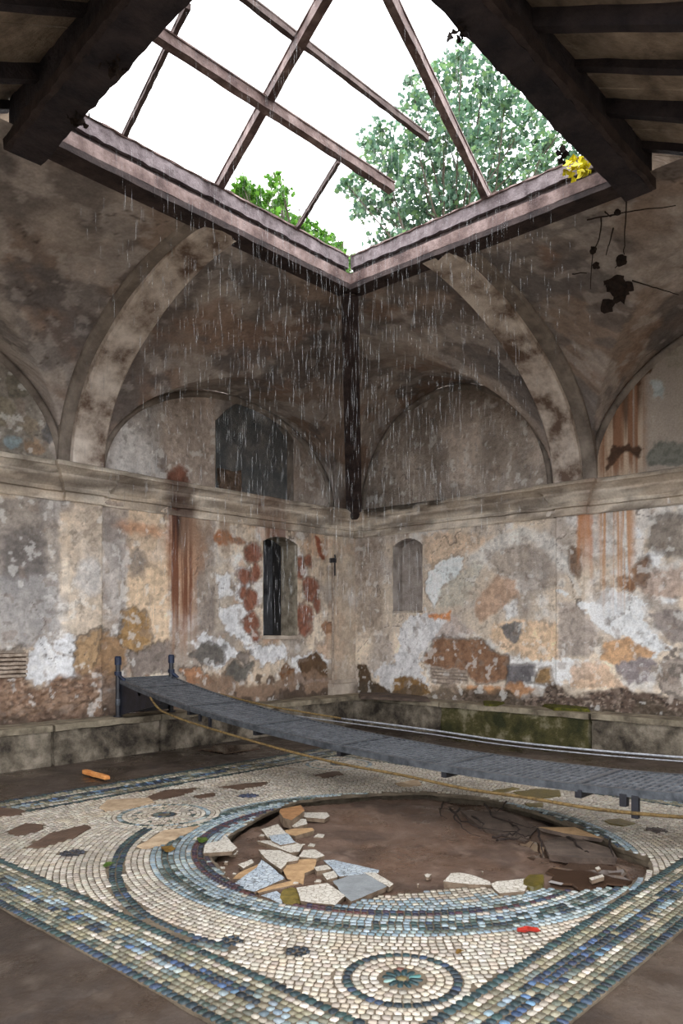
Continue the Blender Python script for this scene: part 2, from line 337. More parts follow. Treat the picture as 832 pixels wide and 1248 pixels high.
# pilaster strip and panels of old repainting
P.poly(LP((84, 606), (124, 610), (124, 775), (84, 785)), (166, 150, 132), amt=.8, soft=.02); P.poly(LP((125, 612), (155, 616), (155, 760), (125, 770)), (134, 124, 118), amt=.55, soft=.02)
P.poly(LP((157, 618), (206, 622), (206, 775), (160, 780)), (176, 152, 126), amt=.75, soft=.03); P.poly(LP((160, 690), (205, 680), (205, 780), (190, 790), (160, 780)), (190, 162, 130), amt=.7, soft=.05)
lb(170, 645, 30, 8, (165, 112, 76), amt=.6, soft=.06); lb(168, 685, 12, 18, (104, 96, 90), amt=.7, soft=.05); lb(140, 660, 10, 30, (110, 102, 98), amt=.6, soft=.06); lb(105, 705, 16, 22, (168, 166, 166), amt=.6, soft=.05)
P.poly(LP((236, 640), (262, 640), (262, 770), (238, 775)), (118, 106, 98), amt=.7, soft=.05); P.poly(LP((262, 650), (285, 650), (285, 760), (262, 770)), (160, 146, 130), amt=.6, soft=.04)
lb(225, 670, 26, 40, (168, 120, 86), amt=.5, soft=.08)
# white lime patches
W = (174, 174, 176)
for q in (((268, 745), (295, 735), (307, 750), (300, 770), (317, 780), (300, 790), (272, 765)), ((235, 780), (250, 768), (270, 780), (290, 795), (265, 815), (245, 805)), ((30, 800), (45, 778), (60, 785), (62, 795), (88, 800), (92, 825), (75, 835), (40, 835), (27, 825)), ((62, 780), (80, 770), (90, 790), (70, 797)), ((300, 790), (345, 785), (350, 800), (320, 815)), ((355, 800), (385, 795), (402, 805), (398, 830), (360, 835)), ((290, 690), (305, 690), (303, 740), (288, 730)), ((262, 705), (282, 700), (284, 725), (268, 728))):
    P.poly(LP(*q), W, depth=.008, rough=.16, mott=.25, edge=(120, 108, 98))
# bared stones
for q, c in ((((85, 782), (122, 762), (125, 780), (120, 810), (107, 828), (87, 820)), (134, 106, 74)), (((123, 770), (162, 775), (155, 805), (135, 830), (115, 815), (120, 790)), (128, 98, 68)), (((150, 745), (165, 740), (182, 755), (185, 780), (172, 790), (148, 780)), (134, 102, 62)),
             (((163, 795), (195, 782), (212, 790), (210, 815), (165, 822)), (112, 100, 92)), (((232, 797), (250, 785), (275, 790), (272, 805), (250, 808)), (88, 83, 78)), (((267, 820), (285, 807), (310, 812), (300, 828), (280, 834)), (84, 80, 74)), (((290, 797), (305, 795), (300, 808)), (110, 100, 92)),
             (((220, 815), (240, 812), (262, 832), (230, 836)), (140, 96, 66)), (((60, 835), (90, 832), (95, 850), (60, 852)), (134, 100, 74)), (((0, 800), (18, 790), (30, 800), (20, 825), (0, 825)), (120, 108, 96))):
    P.poly(LP(*q), c, depth=-.015, edge=(60, 50, 42), rough=.12)
for a in ((309, 673, 9, 13), (298, 700, 8, 9), (306, 732, 9, 14), (305, 760, 10, 11), (296, 720, 5, 7), (311, 700, 6, 12), (366, 692, 7, 16), (376, 685, 4, 8), (379, 718, 9, 14), (371, 750, 11, 17), (372, 765, 8, 8), (311, 775, 5, 8), (385, 735, 4, 9)):
    lb(*a, (116, 70, 52), depth=-.008, edge=(90, 66, 54))
lb(272, 657, 12, 9, (146, 88, 50), soft=.04); lb(290, 662, 10, 5, (128, 80, 50), soft=.04, amt=.8); lb(398, 763, 7, 8, (128, 92, 66))
P.poly(LP((384, 653), (389, 655), (396, 678), (396, 684), (389, 678)), (118, 62, 40)); lb(316, 830, 4, 6, (84, 70, 58)); lb(330, 832, 5, 5, (92, 74, 60))
P.poly(LP((340, 822), (350, 808), (360, 812), (358, 828), (345, 838)), (98, 64, 36)); P.poly(LP((362, 805), (385, 795), (398, 808), (402, 825), (385, 828), (370, 826)), (78, 56, 36), depth=-.02); P.poly(LP((230, 836), (320, 838), (400, 832), (400, 850), (200, 856)), (140, 116, 96), amt=.8)
# crumbling brown base
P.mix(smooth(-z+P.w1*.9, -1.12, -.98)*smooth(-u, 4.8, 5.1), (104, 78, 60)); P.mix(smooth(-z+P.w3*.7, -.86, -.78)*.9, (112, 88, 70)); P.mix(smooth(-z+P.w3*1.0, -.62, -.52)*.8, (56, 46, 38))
rb = smooth(-z+P.w1*.9, -1.12, -.98)*smooth(-u, 4.6, 5.1); P.d += rb*(fbm(u*15, z*26, 77)-.5)*.07; P.mix(rb*smooth(fbm(u*19, z*38, 31), .52, .62)*.7, (68, 52, 42)); P.mix(rb*smooth(fbm(u*15, z*24, 37), .6, .7)*.6, (138, 114, 96)); P.mix(rb*smooth(fbm(u*3, z*6, 39), .5, .62)*.5, (84, 62, 48))
# rust runs
P.weather()
ul, ur = L_(204, 620)[0], L_(237, 620)[0]
P.streak(ul-.05, ur+.1, 1.1, 3.35, (138, 96, 68), .7, .9, 16, .2, .55); P.streak(ul-.03, ur+.03, 1.4, 3.6, (96, 54, 34), .95, .8, 34, .36, .54); P.streak(ul+.05, ur-.08, 2.5, 3.6, (44, 28, 24), .95, .8, 34, .38, .56)
lb(216, 585, 15, 18, (92, 54, 40), soft=.06); lb(217, 575, 8, 9, (120, 76, 58), soft=.08, amt=.7); P.streak(-3.9, -2.5, 2.4, 3.3, (112, 88, 70), .6, .8, 6); P.streak(-2.2, -1.3, 2.9, 3.6, (92, 54, 34), .8, .2, 7)
P.streak(-6.6, -5.6, 2.0, 3.3, (96, 90, 86), .5, .8, 4)
# corner pier
P.poly([(-.62, .4), (0, .4), (0, 3.3), (-.62, 3.3)], (150, 134, 116), amt=.6, soft=.02)
P.d += P.w1*.02+P.w2*.006
P.d += .06*((u > -5.47) & (u < -4.95) & (z < 3.5))+.06*(u > -.62)*(z < 3.5)
cu = (U[:-1]+U[1:])/2; cz = (Z[:-1]+Z[1:])/2; cU, cZ = np.meshgrid(cu, cz, indexing='ij')
keep = ~(arch_in(cU, cZ, LWIN, .1) | arch_in(cU, cZ, LREC, .45))
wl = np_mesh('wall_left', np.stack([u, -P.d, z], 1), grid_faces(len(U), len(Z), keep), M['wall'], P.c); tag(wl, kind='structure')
# ---- right wall (runs along Y at x = 0)
U = lines([(-11, -6.1, .15), (-6.1, 0, .017)], [RNI['u0'], RNI['u1']]); Z = lines([(-.2, .45, .1), (.45, 5.75, .017)], [RNI['z0']])
u, z = [a.ravel() for a in np.meshgrid(U, Z, indexing='ij')]
P = Paint(u, z, (160, 148, 134), KW, 53); R_ = lambda px, py: on_x(px, py)
def RP(*pts): return [R_(*p) for p in pts]
def C6(*pts): return RP(*[(416+a/2, 560+b/2) for a, b in pts])     # points read off a doubled crop
def rbl(px, py, rx, ry, col, **k): P.blob(R_(px, py), rpx(px, py, rx, ry, R_), col, **k)
P.clouds((178, 162, 142), 1.0, .45, .65); P.clouds((138, 128, 120), 1.5, .48, .66, .8); P.clouds((172, 170, 168), 2.2, .58, .7, .7)
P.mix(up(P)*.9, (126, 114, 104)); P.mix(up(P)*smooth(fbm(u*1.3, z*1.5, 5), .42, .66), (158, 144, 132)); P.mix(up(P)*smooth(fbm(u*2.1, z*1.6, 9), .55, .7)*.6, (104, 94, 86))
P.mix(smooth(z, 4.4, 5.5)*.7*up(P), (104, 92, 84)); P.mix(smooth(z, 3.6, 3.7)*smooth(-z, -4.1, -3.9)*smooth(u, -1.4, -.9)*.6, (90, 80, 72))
P.poly(C6((200, 180), (400, 190), (300, 230), (270, 238), (212, 268)), (176, 150, 124), amt=.8, soft=.05); P.poly(C6((90, 200), (30, 200), (40, 420), (100, 420)), (132, 116, 102), amt=.6, soft=.06)
arc = [(300, 250), (350, 200), (430, 160), (510, 190), (560, 240), (575, 290), (530, 260), (490, 220), (430, 200), (370, 235), (330, 280)]
P.poly(C6(*arc), (178, 174, 168), amt=.8, soft=.05); P.poly(C6((350, 240), (420, 205), (500, 235), (540, 300), (470, 330), (380, 290)), (136, 124, 114), amt=.7, soft=.07)
P.poly(C6((212, 270), (270, 238), (300, 240), (290, 285), (250, 300), (225, 360), (210, 330)), (178, 186, 196), depth=.006, mott=.15, edge=(110, 96, 84))
P.poly(C6((345, 320), (380, 290), (430, 295), (435, 340), (390, 360), (340, 400), (325, 370)), (154, 122, 98), amt=.85, soft=.04); P.poly(C6((320, 250), (340, 260), (300, 360), (235, 360), (240, 320)), (160, 156, 142), amt=.6, soft=.05)
P.poly(C6((140, 400), (200, 370), (270, 400), (320, 430), (215, 440), (190, 500), (222, 560), (150, 540), (110, 560), (75, 520), (140, 470)), (172, 170, 170), rough=.2, mott=.35); P.poly(C6((270, 380), (330, 430), (230, 432)), (150, 134, 124), amt=.8)
P.poly(C6((205, 375), (240, 380), (270, 372), (265, 395), (225, 392)), (178, 112, 66)); P.poly(C6((370, 400), (440, 390), (530, 400), (530, 485), (470, 495), (400, 470), (360, 430)), (190, 158, 124), amt=.85, soft=.04)
P.poly(C6((385, 405), (435, 400), (435, 440), (425, 460), (400, 440)), (104, 98, 94)); P.poly(C6((395, 360), (430, 340), (430, 380), (400, 400)), (182, 180, 178), amt=.9); P.poly(C6((530, 350), (600, 360), (630, 440), (600, 480), (530, 480)), (132, 120, 112), amt=.8, soft=.04)
P.poly(C6((400, 480), (520, 490), (560, 480), (640, 500), (600, 540), (520, 560), (410, 560)), (184, 182, 180), rough=.2, mott=.3)
P.poly(C6((200, 490), (225, 437), (320, 435), (410, 485), (400, 535), (330, 540), (310, 515), (215, 505)), (116, 82, 58), depth=-.018, edge=(70, 56, 46), rough=.06)
P.poly(C6((215, 505), (310, 512), (312, 545), (220, 545)), (138, 122, 108), depth=-.01, rough=.03)
P.poly(C6((403, 508), (435, 505), (465, 500), (466, 545), (440, 552), (405, 545)), (92, 88, 90), depth=.012, edge=(70, 60, 52), rough=.05); P.poly(C6((474, 512), (508, 510), (508, 548), (474, 548)), (122, 94, 60), depth=.012, edge=(80, 68, 54), rough=.05)
P.poly(C6((540, 320), (600, 350), (650, 320), (700, 315), (735, 335), (745, 380), (795, 470), (765, 485), (690, 445), (640, 430), (600, 370)), (182, 188, 196), rough=.2, mott=.25, depth=.006)
P.poly(C6((690, 210), (712, 215), (705, 300), (692, 290)), (180, 184, 190)); P.poly(C6((730, 235), (785, 230), (780, 265), (735, 255)), (184, 186, 192), rough=.15)
P.poly(C6((712, 160), (732, 165), (728, 195), (712, 190)), (184, 186, 192)); P.poly(C6((775, 338), (818, 348), (800, 358), (778, 350)), (186, 188, 192)); P.poly(C6((760, 130), (840, 120), (840, 240), (790, 240), (735, 220)), (102, 94, 88), amt=.8, soft=.04)
P.poly(C6((760, 265), (840, 260), (840, 340), (760, 335), (720, 300)), (158, 134, 118), amt=.8, soft=.03); P.poly(C6((750, 370), (840, 370), (840, 440), (790, 455)), (112, 102, 98), amt=.85); P.poly(C6((640, 450), (700, 435), (760, 470), (700, 510), (630, 490)), (170, 130, 92)); P.poly(C6((670, 505), (730, 480), (775, 500), (775, 550), (700, 545)), (124, 114, 114))
P.poly(C6((570, 490), (640, 495), (700, 560), (560, 560)), (172, 140, 112), amt=.8)
for a, c in ((((670, 290), (700, 278), (718, 295), (705, 320), (680, 312)), (110, 78, 56)), (((705, 262), (735, 245), (758, 270), (745, 298), (715, 295)), (104, 80, 64)), (((565, 215), (590, 225), (585, 285), (560, 260)), (100, 78, 62))): P.poly(C6(*a), c, depth=-.01, edge=(80, 62, 50))
P.poly(C6((120, 560), (130, 530), (165, 525), (205, 545), (225, 575), (120, 578)), (112, 82, 44), depth=-.01); P.poly(C6((40, 500), (60, 500), (80, 540), (118, 565), (118, 578), (40, 578)), (66, 50, 32)); P.poly(C6((310, 545), (380, 550), (440, 548), (475, 565), (440, 580), (300, 580)), (158, 108, 66), amt=.9, soft=.03); P.poly(C6((220, 548), (310, 548), (310, 580), (225, 580)), (146, 124, 102), amt=.8)
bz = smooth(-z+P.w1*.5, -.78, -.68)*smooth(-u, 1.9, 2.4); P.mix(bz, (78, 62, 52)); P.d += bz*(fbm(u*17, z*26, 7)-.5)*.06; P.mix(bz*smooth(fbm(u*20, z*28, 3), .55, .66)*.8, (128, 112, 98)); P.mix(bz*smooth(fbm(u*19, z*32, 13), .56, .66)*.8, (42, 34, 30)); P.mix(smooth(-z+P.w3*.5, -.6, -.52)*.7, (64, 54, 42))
P.poly(C6((775, 480), (840, 470), (840, 590), (800, 590), (770, 540)), (130, 118, 108), depth=.0, rough=.3, mott=1.)
P.weather()
a0, a1 = R_(703, 700)[0], R_(724, 700)[0]; P.streak(a1, a0, 2.1, 3.35, (156, 96, 52), .9, .8, 9, .15, .5); a0, a1 = R_(725, 650)[0], R_(778, 650)[0]; P.streak(a1, a0, 1.9, 3.35, (160, 112, 72), .9, .9, 17, .42, .58)
# second lunette: sheets of rust under the arch
a0, a1 = R_(722, 540)[0], R_(792, 540)[0]
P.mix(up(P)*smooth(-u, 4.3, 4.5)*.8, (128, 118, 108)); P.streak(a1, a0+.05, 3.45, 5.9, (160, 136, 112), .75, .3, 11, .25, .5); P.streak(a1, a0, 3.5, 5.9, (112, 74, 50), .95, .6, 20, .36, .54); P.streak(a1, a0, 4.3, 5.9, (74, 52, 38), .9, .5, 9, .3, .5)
def C4(*pts): return RP(*[(416+a/2, 340+b/2) for a, b in pts])
P.poly(C4((640, 290), (660, 235), (700, 185), (790, 130), (840, 120), (840, 160), (760, 190), (740, 240), (715, 260), (700, 210), (670, 280)), (70, 48, 34), rough=.2); P.poly(C4((660, 405), (700, 400), (730, 410), (720, 428), (690, 420), (640, 460), (640, 430)), (66, 44, 30)); P.poly(C4((735, 425), (760, 395), (840, 400), (840, 450), (740, 458)), (96, 96, 88), depth=-.01)
P.poly(C4((760, 245), (785, 240), (795, 265), (785, 290), (760, 290)), (140, 148, 150)); P.poly(C4((615, 370), (630, 335), (640, 350), (630, 390)), (70, 48, 36)); P.poly(C4((780, 160), (840, 150), (840, 210), (790, 215)), (120, 112, 100), amt=.8)
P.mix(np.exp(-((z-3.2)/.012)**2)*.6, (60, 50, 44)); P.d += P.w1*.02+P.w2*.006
P.d += .06*((u > -4.36) & (u < -3.9) & (z < 3.5)); P.d += -.012*smooth(np.sin((z-.1*u)*2*math.pi/.055), .2, .6)*smooth(P.sd(C6((215, 505), (310, 512), (312, 545), (220, 545))), 0, .02)
P.mix(smooth(P.sd(C6((218, 507), (308, 513), (310, 544), (222, 544))), 0, .02)*smooth(np.sin(z*2*math.pi/.055), .3, .7)*.7, (82, 70, 60))
cu = (U[:-1]+U[1:])/2; cz = (Z[:-1]+Z[1:])/2; cU, cZ = np.meshgrid(cu, cz, indexing='ij')
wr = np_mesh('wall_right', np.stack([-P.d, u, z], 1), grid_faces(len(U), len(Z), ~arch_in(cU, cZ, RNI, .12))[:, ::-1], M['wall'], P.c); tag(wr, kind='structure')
# ---- unseen sides of the hall; slabs added behind both walls to block sky leaks
for i, (a, b_, c, d, e, f) in enumerate(((-13.2, .95, .72, .95, -.2, 5.95), (.72, .95, -11.2, .72, -.2, 5.95), (-13.2, .72, .06, .72, 5.76, 5.95), (.06, .72, -11.2, .06, 5.76, 5.95))):
    mb = MB(); mb.box(a, b_, c, d, e, f); tag(mb.build('trim_%d' % (60+i), M['rubble']), kind='structure')
mb = MB(); mb.box(-13.3, .3, -11.3, -11, -.2, .9); tag(mb.build('wall_back', M['archivolt']), kind='structure')  # both unseen walls kept low so open sky lights the hall from behind
mb = MB(); mb.box(-13.3, -13, -11, .3, -.2, .9); tag(mb.build('wall_side', M['archivolt']), kind='structure')
# ---- window and niches
def recess(name, o, rise, depth, axis, mat, back, kind='structure'):
    """reveal (sides, curved head) and back of an opening sunk into a wall"""
    mid = (o['u0']+o['u1'])/2; hw = (o['u1']-o['u0'])/2; n = 16
    prof = [(o['u0'], o['z0']), (o['u1'], o['z0'])]+[(o['u1']-2*hw*k/n, o['z1']-rise*((1-2*k/n)**2)) for k in range(n+1)]
    put = (lambda a, d, c: (a, d, c)) if axis == 'y' else (lambda a, d, c: (d, a, c))
    mb = MB(); m = len(prof)
    mb.add([put(a, -.012, c) for a, c in prof]+[put(a, depth, c) for a, c in prof], [(i, (i+1) % m, m+(i+1) % m, m+i) for i in range(m)])
    r = mb.build(name, mat); tag(r, kind=kind)
    mb = MB(); mb.add([put(a, depth, c) for a, c in prof]+[put(a, depth+.05, c) for a, c in prof], [tuple(range(m)), tuple(range(m, 2*m))[::-1]]+[(i, (i+1) % m, m+(i+1) % m, m+i) for i in range(m)])
    mb.build('recess_back', back, r); return r
win = recess('window_1', LWIN, .1, .38, 'y', M['reveal'], M['void'])
mb = MB()
for k in range(4): mb.box(-2.12+k*.125, -2.0+k*.125, .32+.004*k, .345+.004*k, 1.5, 2.96-.02*abs(k-2))
mb.build('window_shutter', M['shutter'], win, bevel=.004)
mb = MB(); mb.tube([(-1.87, .31, 2.2), (-1.82, .27, 2.23), (-1.74, .29, 2.17)], .012); mb.tube([(-1.83, .31, 2.16), (-1.82, .27, 2.26)], .01); mb.build('window_latch', M['black'], win)
mb = MB(); rough_box(mb, -2.17, -1.33, -.03, .5, 1.43, 1.487, .08, .005); mb.build('window_sill', M['cornice'], win)
recess('window_2', RNI, .12, .24, 'x', M['niche'], M['niche'])
mb = MB(); rough_box(mb, -.02, .22, -1.54, -.9, 1.86, 1.895, .08, .005); mb.build('niche_sill', M['cornice'])['kind'] = 'structure'; bpy.data.objects['niche_sill'].name = 'trim_12'
M['blocked'] = stone('blocked_lunette', lin((62, 66, 68), 1.4), lin((112, 108, 104), 1.4), scale=2.4, c3=lin((84, 84, 84), 1.4), bump=.6)
recess('window_3', LREC, .45, .14, 'y', M['archivolt'], M['blocked'])
mb = MB(); rough_box(mb, -2.95, -2.45, .09, .15, 3.62, 4.05, .06, .03, 3); mb.build('trim_13', M['rubble'])['kind'] = 'structure'
# ---- vault
def cove(d, a, top=H): return ZS+(top-ZS)*np.sqrt(np.clip(1-((a-np.clip(d, 0, a))/a)**2, 0, 1))
def barrel(s, c, hw, b, t0=0): return np.where(np.abs(s-c) < hw, ZS+b*np.sqrt(np.clip(1-((s-c)/hw)**2, 0, 1)), -9)
LUN_L = [(-2.75, 2.25, 1.5), (-7.75, 2.3, 1.62)]; LUN_R = [(-2.02, 1.83, 1.86), (-6.65, 2.3, 1.95)]
def vault_z(x, y):
    cy = cove(-y, -OY1); cx = cove(-x, -OX1); z = np.minimum(cy, cx)
    z = np.where(y < OY1, cx, z); z = np.where(x < OX1, cy, z)
    for c, hw, b in LUN_L: z = np.maximum(z, np.where(y > -2.9, barrel(x, c, hw, b-.0), -9))
    for c, hw, b in LUN_R: z = np.maximum(z, np.where(x > -3.35, barrel(y, c, hw, b), -9))
    return np.minimum(z, H)
def dens(a, b, s, near):                   # lines crowd towards the wall where the cove rises steeply
    n = int((b)/s); t = np.linspace(0, 1, n); return -b*(1-np.cos(t*math.pi/2))
xs = np.unique(np.round(np.concatenate([dens(0, 3.3, .022, 0), np.arange(-7.9, -3.3, .028), np.arange(-13, -7.9, .12)]), 4))
ys = np.unique(np.round(np.concatenate([dens(0, 2.85, .022, 0), np.arange(-6.6, -2.85, .028), np.arange(-11, -6.6, .12)]), 4))
x, y = [a.ravel() for a in np.meshgrid(xs, ys, indexing='ij')]; zz = vault_z(x, y)
s1 = x+zz*.6; s2 = y-zz*.6
P = Paint(s1, s2, (118, 105, 96), 1.75, 71)
P.clouds((136, 126, 118), .9, .42, .62); P.clouds((86, 80, 78), 1.0, .5, .62, .75); P.clouds((124, 98, 82), 1.3, .58, .7, .6); P.clouds((150, 142, 136), 1.9, .58, .64, .6); P.clouds((84, 80, 80), 2.1, .6, .65, .6); P.weather(1.1, False); P.clouds((156, 148, 142), 5, .64, .68, .4)
xm, ym = np.meshgrid((xs[:-1]+xs[1:])/2, (ys[:-1]+ys[1:])/2, indexing='ij')
keep = ~((xm < OX1) & (ym < OY1))
zz = zz+P.w2*.02+P.w1*.025
vt = np_mesh('ceiling', np.stack([x, y, zz], 1), grid_faces(len(xs), len(ys), keep)[:, ::-1], M['vault'], P.c); tag(vt, kind='structure')
# ---- ribs across the vault, arch mouldings on the walls
def rib(axis, s0, s1, a, off0, thick, n=40):
    def pt(d, zc, s): return (s, -d, zc) if axis == 'y' else (-d, s, zc)
    vs = []; fs = []; b = H-ZS; n2 = n
    for k in range(n+1):
        t = math.pi/2*k/n; d = a*(1-math.cos(t)); z = ZS+b*math.sin(t)
        off = off0*(1-.85*max(0, (k/n-.6)/.4)); nx, nz_ = math.cos(t)/a, -math.sin(t)/b; l = math.hypot(nx, nz_); nx /= l; nz_ /= l
        jt = noise.noise(Vector((t*6, s0, 0)))*.012
        for ds, o in ((s0, -thick), (s0, off-.03), (s0+.03, off+jt), (s1-.03, off+jt), (s1, off-.03), (s1, -thick)): vs.append(pt(d+nx*o, z+nz_*o, ds))
    for k in range(n):
        for j in range(6): fs.append((k*6+j, k*6+(j+1) % 6, k*6+6+(j+1) % 6, k*6+6+j))
    fs += [(5, 4, 3, 2, 1, 0), tuple(n*6+j for j in range(6))]
    mb = MB(); mb.add(vs, fs); return mb
def st(mb, name, mat, **k): o = mb.build(name, mat, **k); tag(o, kind='structure'); return o
st(rib('y', -5.42, -4.98, 2.85, .17, .05), 'trim_1', M['rib'], smooth_=False); st(rib('y', -5.56, -5.36, 2.85, .07, .05), 'trim_2', M['archivolt'])
st(rib('x', -4.32, -3.9, 3.3, .17, .05), 'trim_3', M['rib']); st(rib('x', -4.5, -4.26, 3.3, .07, .05), 'trim_4', M['archivolt'])
k_ = 5
for ax, L in (('y', LUN_L), ('x', LUN_R)):
    for c, hw, b in L:
        mb = MB(); rings = []
        for k in range(61):
            t = math.pi*k/60; r = []
            for o, d in ((-.02, .0), (-.02, .035), (-.06, .045), (-.09, .03), (-.11, 0)): 
                r.append((c+(hw+o)*math.cos(t), -d, ZS+(b+o)*math.sin(t)))
            rings += r
        vs = rings if ax == 'y' else [(q[1], q[0], q[2]) for q in rings]
        mb.add(vs, [(i*5+j, i*5+j+1, i*5+6+j, i*5+5+j) for i in range(60) for j in range(4)]); st(mb, 'trim_%d' % k_, M['archivolt'], smooth_=True); k_ += 1
# ---- cornice, mitred round pilasters and corner
path = [(-13, 0), (-5.47, 0), (-5.47, -.07), (-4.95, -.07), (-4.95, 0), (-.62, 0), (-.62, -.06), (-.06, -.06), (-.06, -.25), (0, -.25), (0, -3.9), (-.07, -3.9), (-.07, -4.36), (0, -4.36), (0, -11)]
prof = [(-.05, 3.19), (.02, 3.19), (.022, 3.215), (.006, 3.22), (.006, 3.3), (.04, 3.31), (.05, 3.35), (.04, 3.36), (.07, 3.4), (.11, 3.45), (.12, 3.47), (.12, 3.5), (.15, 3.53), (.2, 3.57), (.225, 3.58), (.23, 3.625), (.22, 3.635), (-.05, 3.65)]
fine = []
for i in range(len(path)-1):
    (x0, y0), (x1, y1) = path[i], path[i+1]; d = math.hypot(x1-x0, y1-y0); dx, dy = (x1-x0)/d, (y1-y0)/d; nrm = (dy, -dx)
    n = max(1, int(d/.12)); fine.append((x0, y0, nrm, 'c'))
    for k in range(1, n): fine.append((x0+(x1-x0)*k/n, y0+(y1-y0)*k/n, nrm, 'm'))
fine.append((*path[-1], nrm, 'c'))
rings = []; prev = None
for i, (x0, y0, nr, c) in enumerate(fine):
    if c == 'c' and 0 < i < len(fine)-1: p = fine[i-1][2]; nx, ny = (nr[0]+p[0], nr[1]+p[1])
    else: nx, ny = nr
    for o, z0 in prof:
        w_ = noise.noise(Vector((x0*2.5, y0*2.5, z0*6)))*.012+noise.noise(Vector((x0*9, y0*9, z0*20)))*.007
        rings.append((x0+nx*(o+w_), y0+ny*(o+w_), z0+w_*.6))
m = len(prof); mb = MB(); mb.add(rings, [(i*m+j, i*m+m+j, i*m+m+j+1, i*m+j+1) for i in range(len(fine)-1) for j in range(m-1)])
co = st(mb, 'trim_9', M['cornice_col']); V_ = np.array(rings); arc_ = V_[:, 0]-V_[:, 1]     # running length, continuous round the corner
P = Paint(arc_, V_[:, 2]*3, (150, 138, 124), 1.65, 171)
P.clouds((176, 165, 150), 1.6, .45, .62); P.clouds((104, 94, 84), 1.9, .5, .66, .8); P.clouds((88, 76, 66), 4, .58, .7, .6, .5, 1.4)
P.mix(smooth(V_[:, 2], 3.615, 3.63)*.6, (96, 88, 76))
def stain(c0, c1, col, amt): P.mix(smooth(-np.abs(arc_-(c0+c1)/2+P.w1*.15), -abs(c1-c0)/2-.06, -abs(c1-c0)/2+.06)*amt*(.6+.4*vn(arc_*18, V_[:, 2]*2, 4)), col)
stain(ul, ur, (62, 40, 32), .95); stain(-2.25, -1.6, (92, 62, 46), .7); a0, a1 = R_(703, 700)[0], R_(722, 700)[0]; stain(-a0, -a1, (96, 66, 50), .6)
a0, a1 = R_(440, 615)[0], R_(540, 612)[0]; P.mix(smooth(-np.abs(arc_+(a0+a1)/2+P.w1*.3), a1/2-a0/2-.05, a1/2-a0/2+.08)*smooth(V_[:, 2]+P.w2*.1, 3.54, 3.58)*.9, (44, 38, 30))
P.weather(.7, False); set_col(co.data, P.c)
# base of the corner pier
mb = MB(); rough_box(mb, -.66, 0, -.12, 0, .4, .66, .08, .008); rough_box(mb, -.64, 0, -.1, 0, .66, .72, .08, .006); st(mb, 'baseboard_corner', M['cornice'])
# ---- floor
pit_px = [(262, 1044), (268, 1028), (290, 1010), (330, 988), (365, 975), (400, 970), (460, 966), (520, 965), (590, 972), (640, 985), (700, 1005), (750, 1030), (792, 1045), (790, 1060), (765, 1080), (730, 1082), (700, 1085), (640, 1082), (560, 1082), (500, 1087), (450, 1095), (420, 1103), (345, 1101), (300, 1088), (274, 1066)]
pit = [on_z(*p) for p in pit_px]; PC = (sum(p[0] for p in pit)/len(pit), sum(p[1] for p in pit)/len(pit))
def pit_r(a):                              # rim radius around the pit's centre
    best = 0
    ca, sa = math.cos(a), math.sin(a)
    for i in range(len(pit)):
        x1, y1 = pit[i][0]-PC[0], pit[i][1]-PC[1]; x2, y2 = pit[(i+1) % len(pit)][0]-PC[0], pit[(i+1) % len(pit)][1]-PC[1]
        den = ca*(y2-y1)-sa*(x2-x1)
        if abs(den) < 1e-9: continue
        t = (x1*(y2-y1)-y1*(x2-x1))/den; q = (x1*sa-y1*ca)/den
        if t > 0 and -1e-6 <= q <= 1+1e-6: best = max(best, t)
    return best+.035*noise.noise(Vector((ca*4, sa*4, 0)))+.02*noise.noise(Vector((ca*14, sa*14, 3)))
NA = 900; PR = np.array([pit_r(2*math.pi*k/NA) for k in range(NA)])
MX0, MX1, MY0, MY1 = -8.31, -2.7, -7.63, -1.9     # the mosaic's rectangle
def sdpit(x, y):
    a = np.arctan2(y-PC[1], x-PC[0]) % (2*math.pi); return np.interp(a/(2*math.pi)*NA, np.arange(NA+1), np.append(PR, PR[0]))-np.hypot(x-PC[0], y-PC[1])
xs = lines([(-13, -10, .12), (-10, 0.1, .035)], []); ys = lines([(-11, -8.5, .12), (-8.5, 0.1, .035)], [])
x, y = [a.ravel() for a in np.meshgrid(xs, ys, indexing='ij')]
P = Paint(x, y, (80, 66, 56), .6, 29)
P.clouds((66, 52, 43), .9, .45, .65); P.clouds((108, 90, 76), 1.3, .5, .7, .8); P.clouds((58, 44, 36), 3, .55, .68, .6); P.clouds((122, 106, 92), 8, .6, .72, .35)
inside = np.minimum(np.minimum(x-MX0, MX1-x), np.minimum(y-MY0, MY1-y)); zf = -.012+(P.w1*.02+P.w2*.006)-.13*smooth(inside, .03, .12)
inp = smooth(sdpit(x, y), -.1, .05)
P.k = .95; P.mix(inp, (104, 78, 62)); P.mix(inp*smooth(fbm(x*3, y*3, 3), .5, .6)*.6, (72, 54, 44)); P.mix(inp*smooth(fbm(x*14, y*14, 4), .62, .7)*.6, (124, 100, 84))
zf = zf+inp*(.083+P.w1*.05)
fl = np_mesh('floor', np.stack([x, y, zf], 1), grid_faces(len(xs), len(ys)), M['floor'], P.c); tag(fl, kind='structure')
mb = MB(); mb.box(-60, 60, -60, 60, -.6, -.35); st(mb, 'ground', M['ground'])
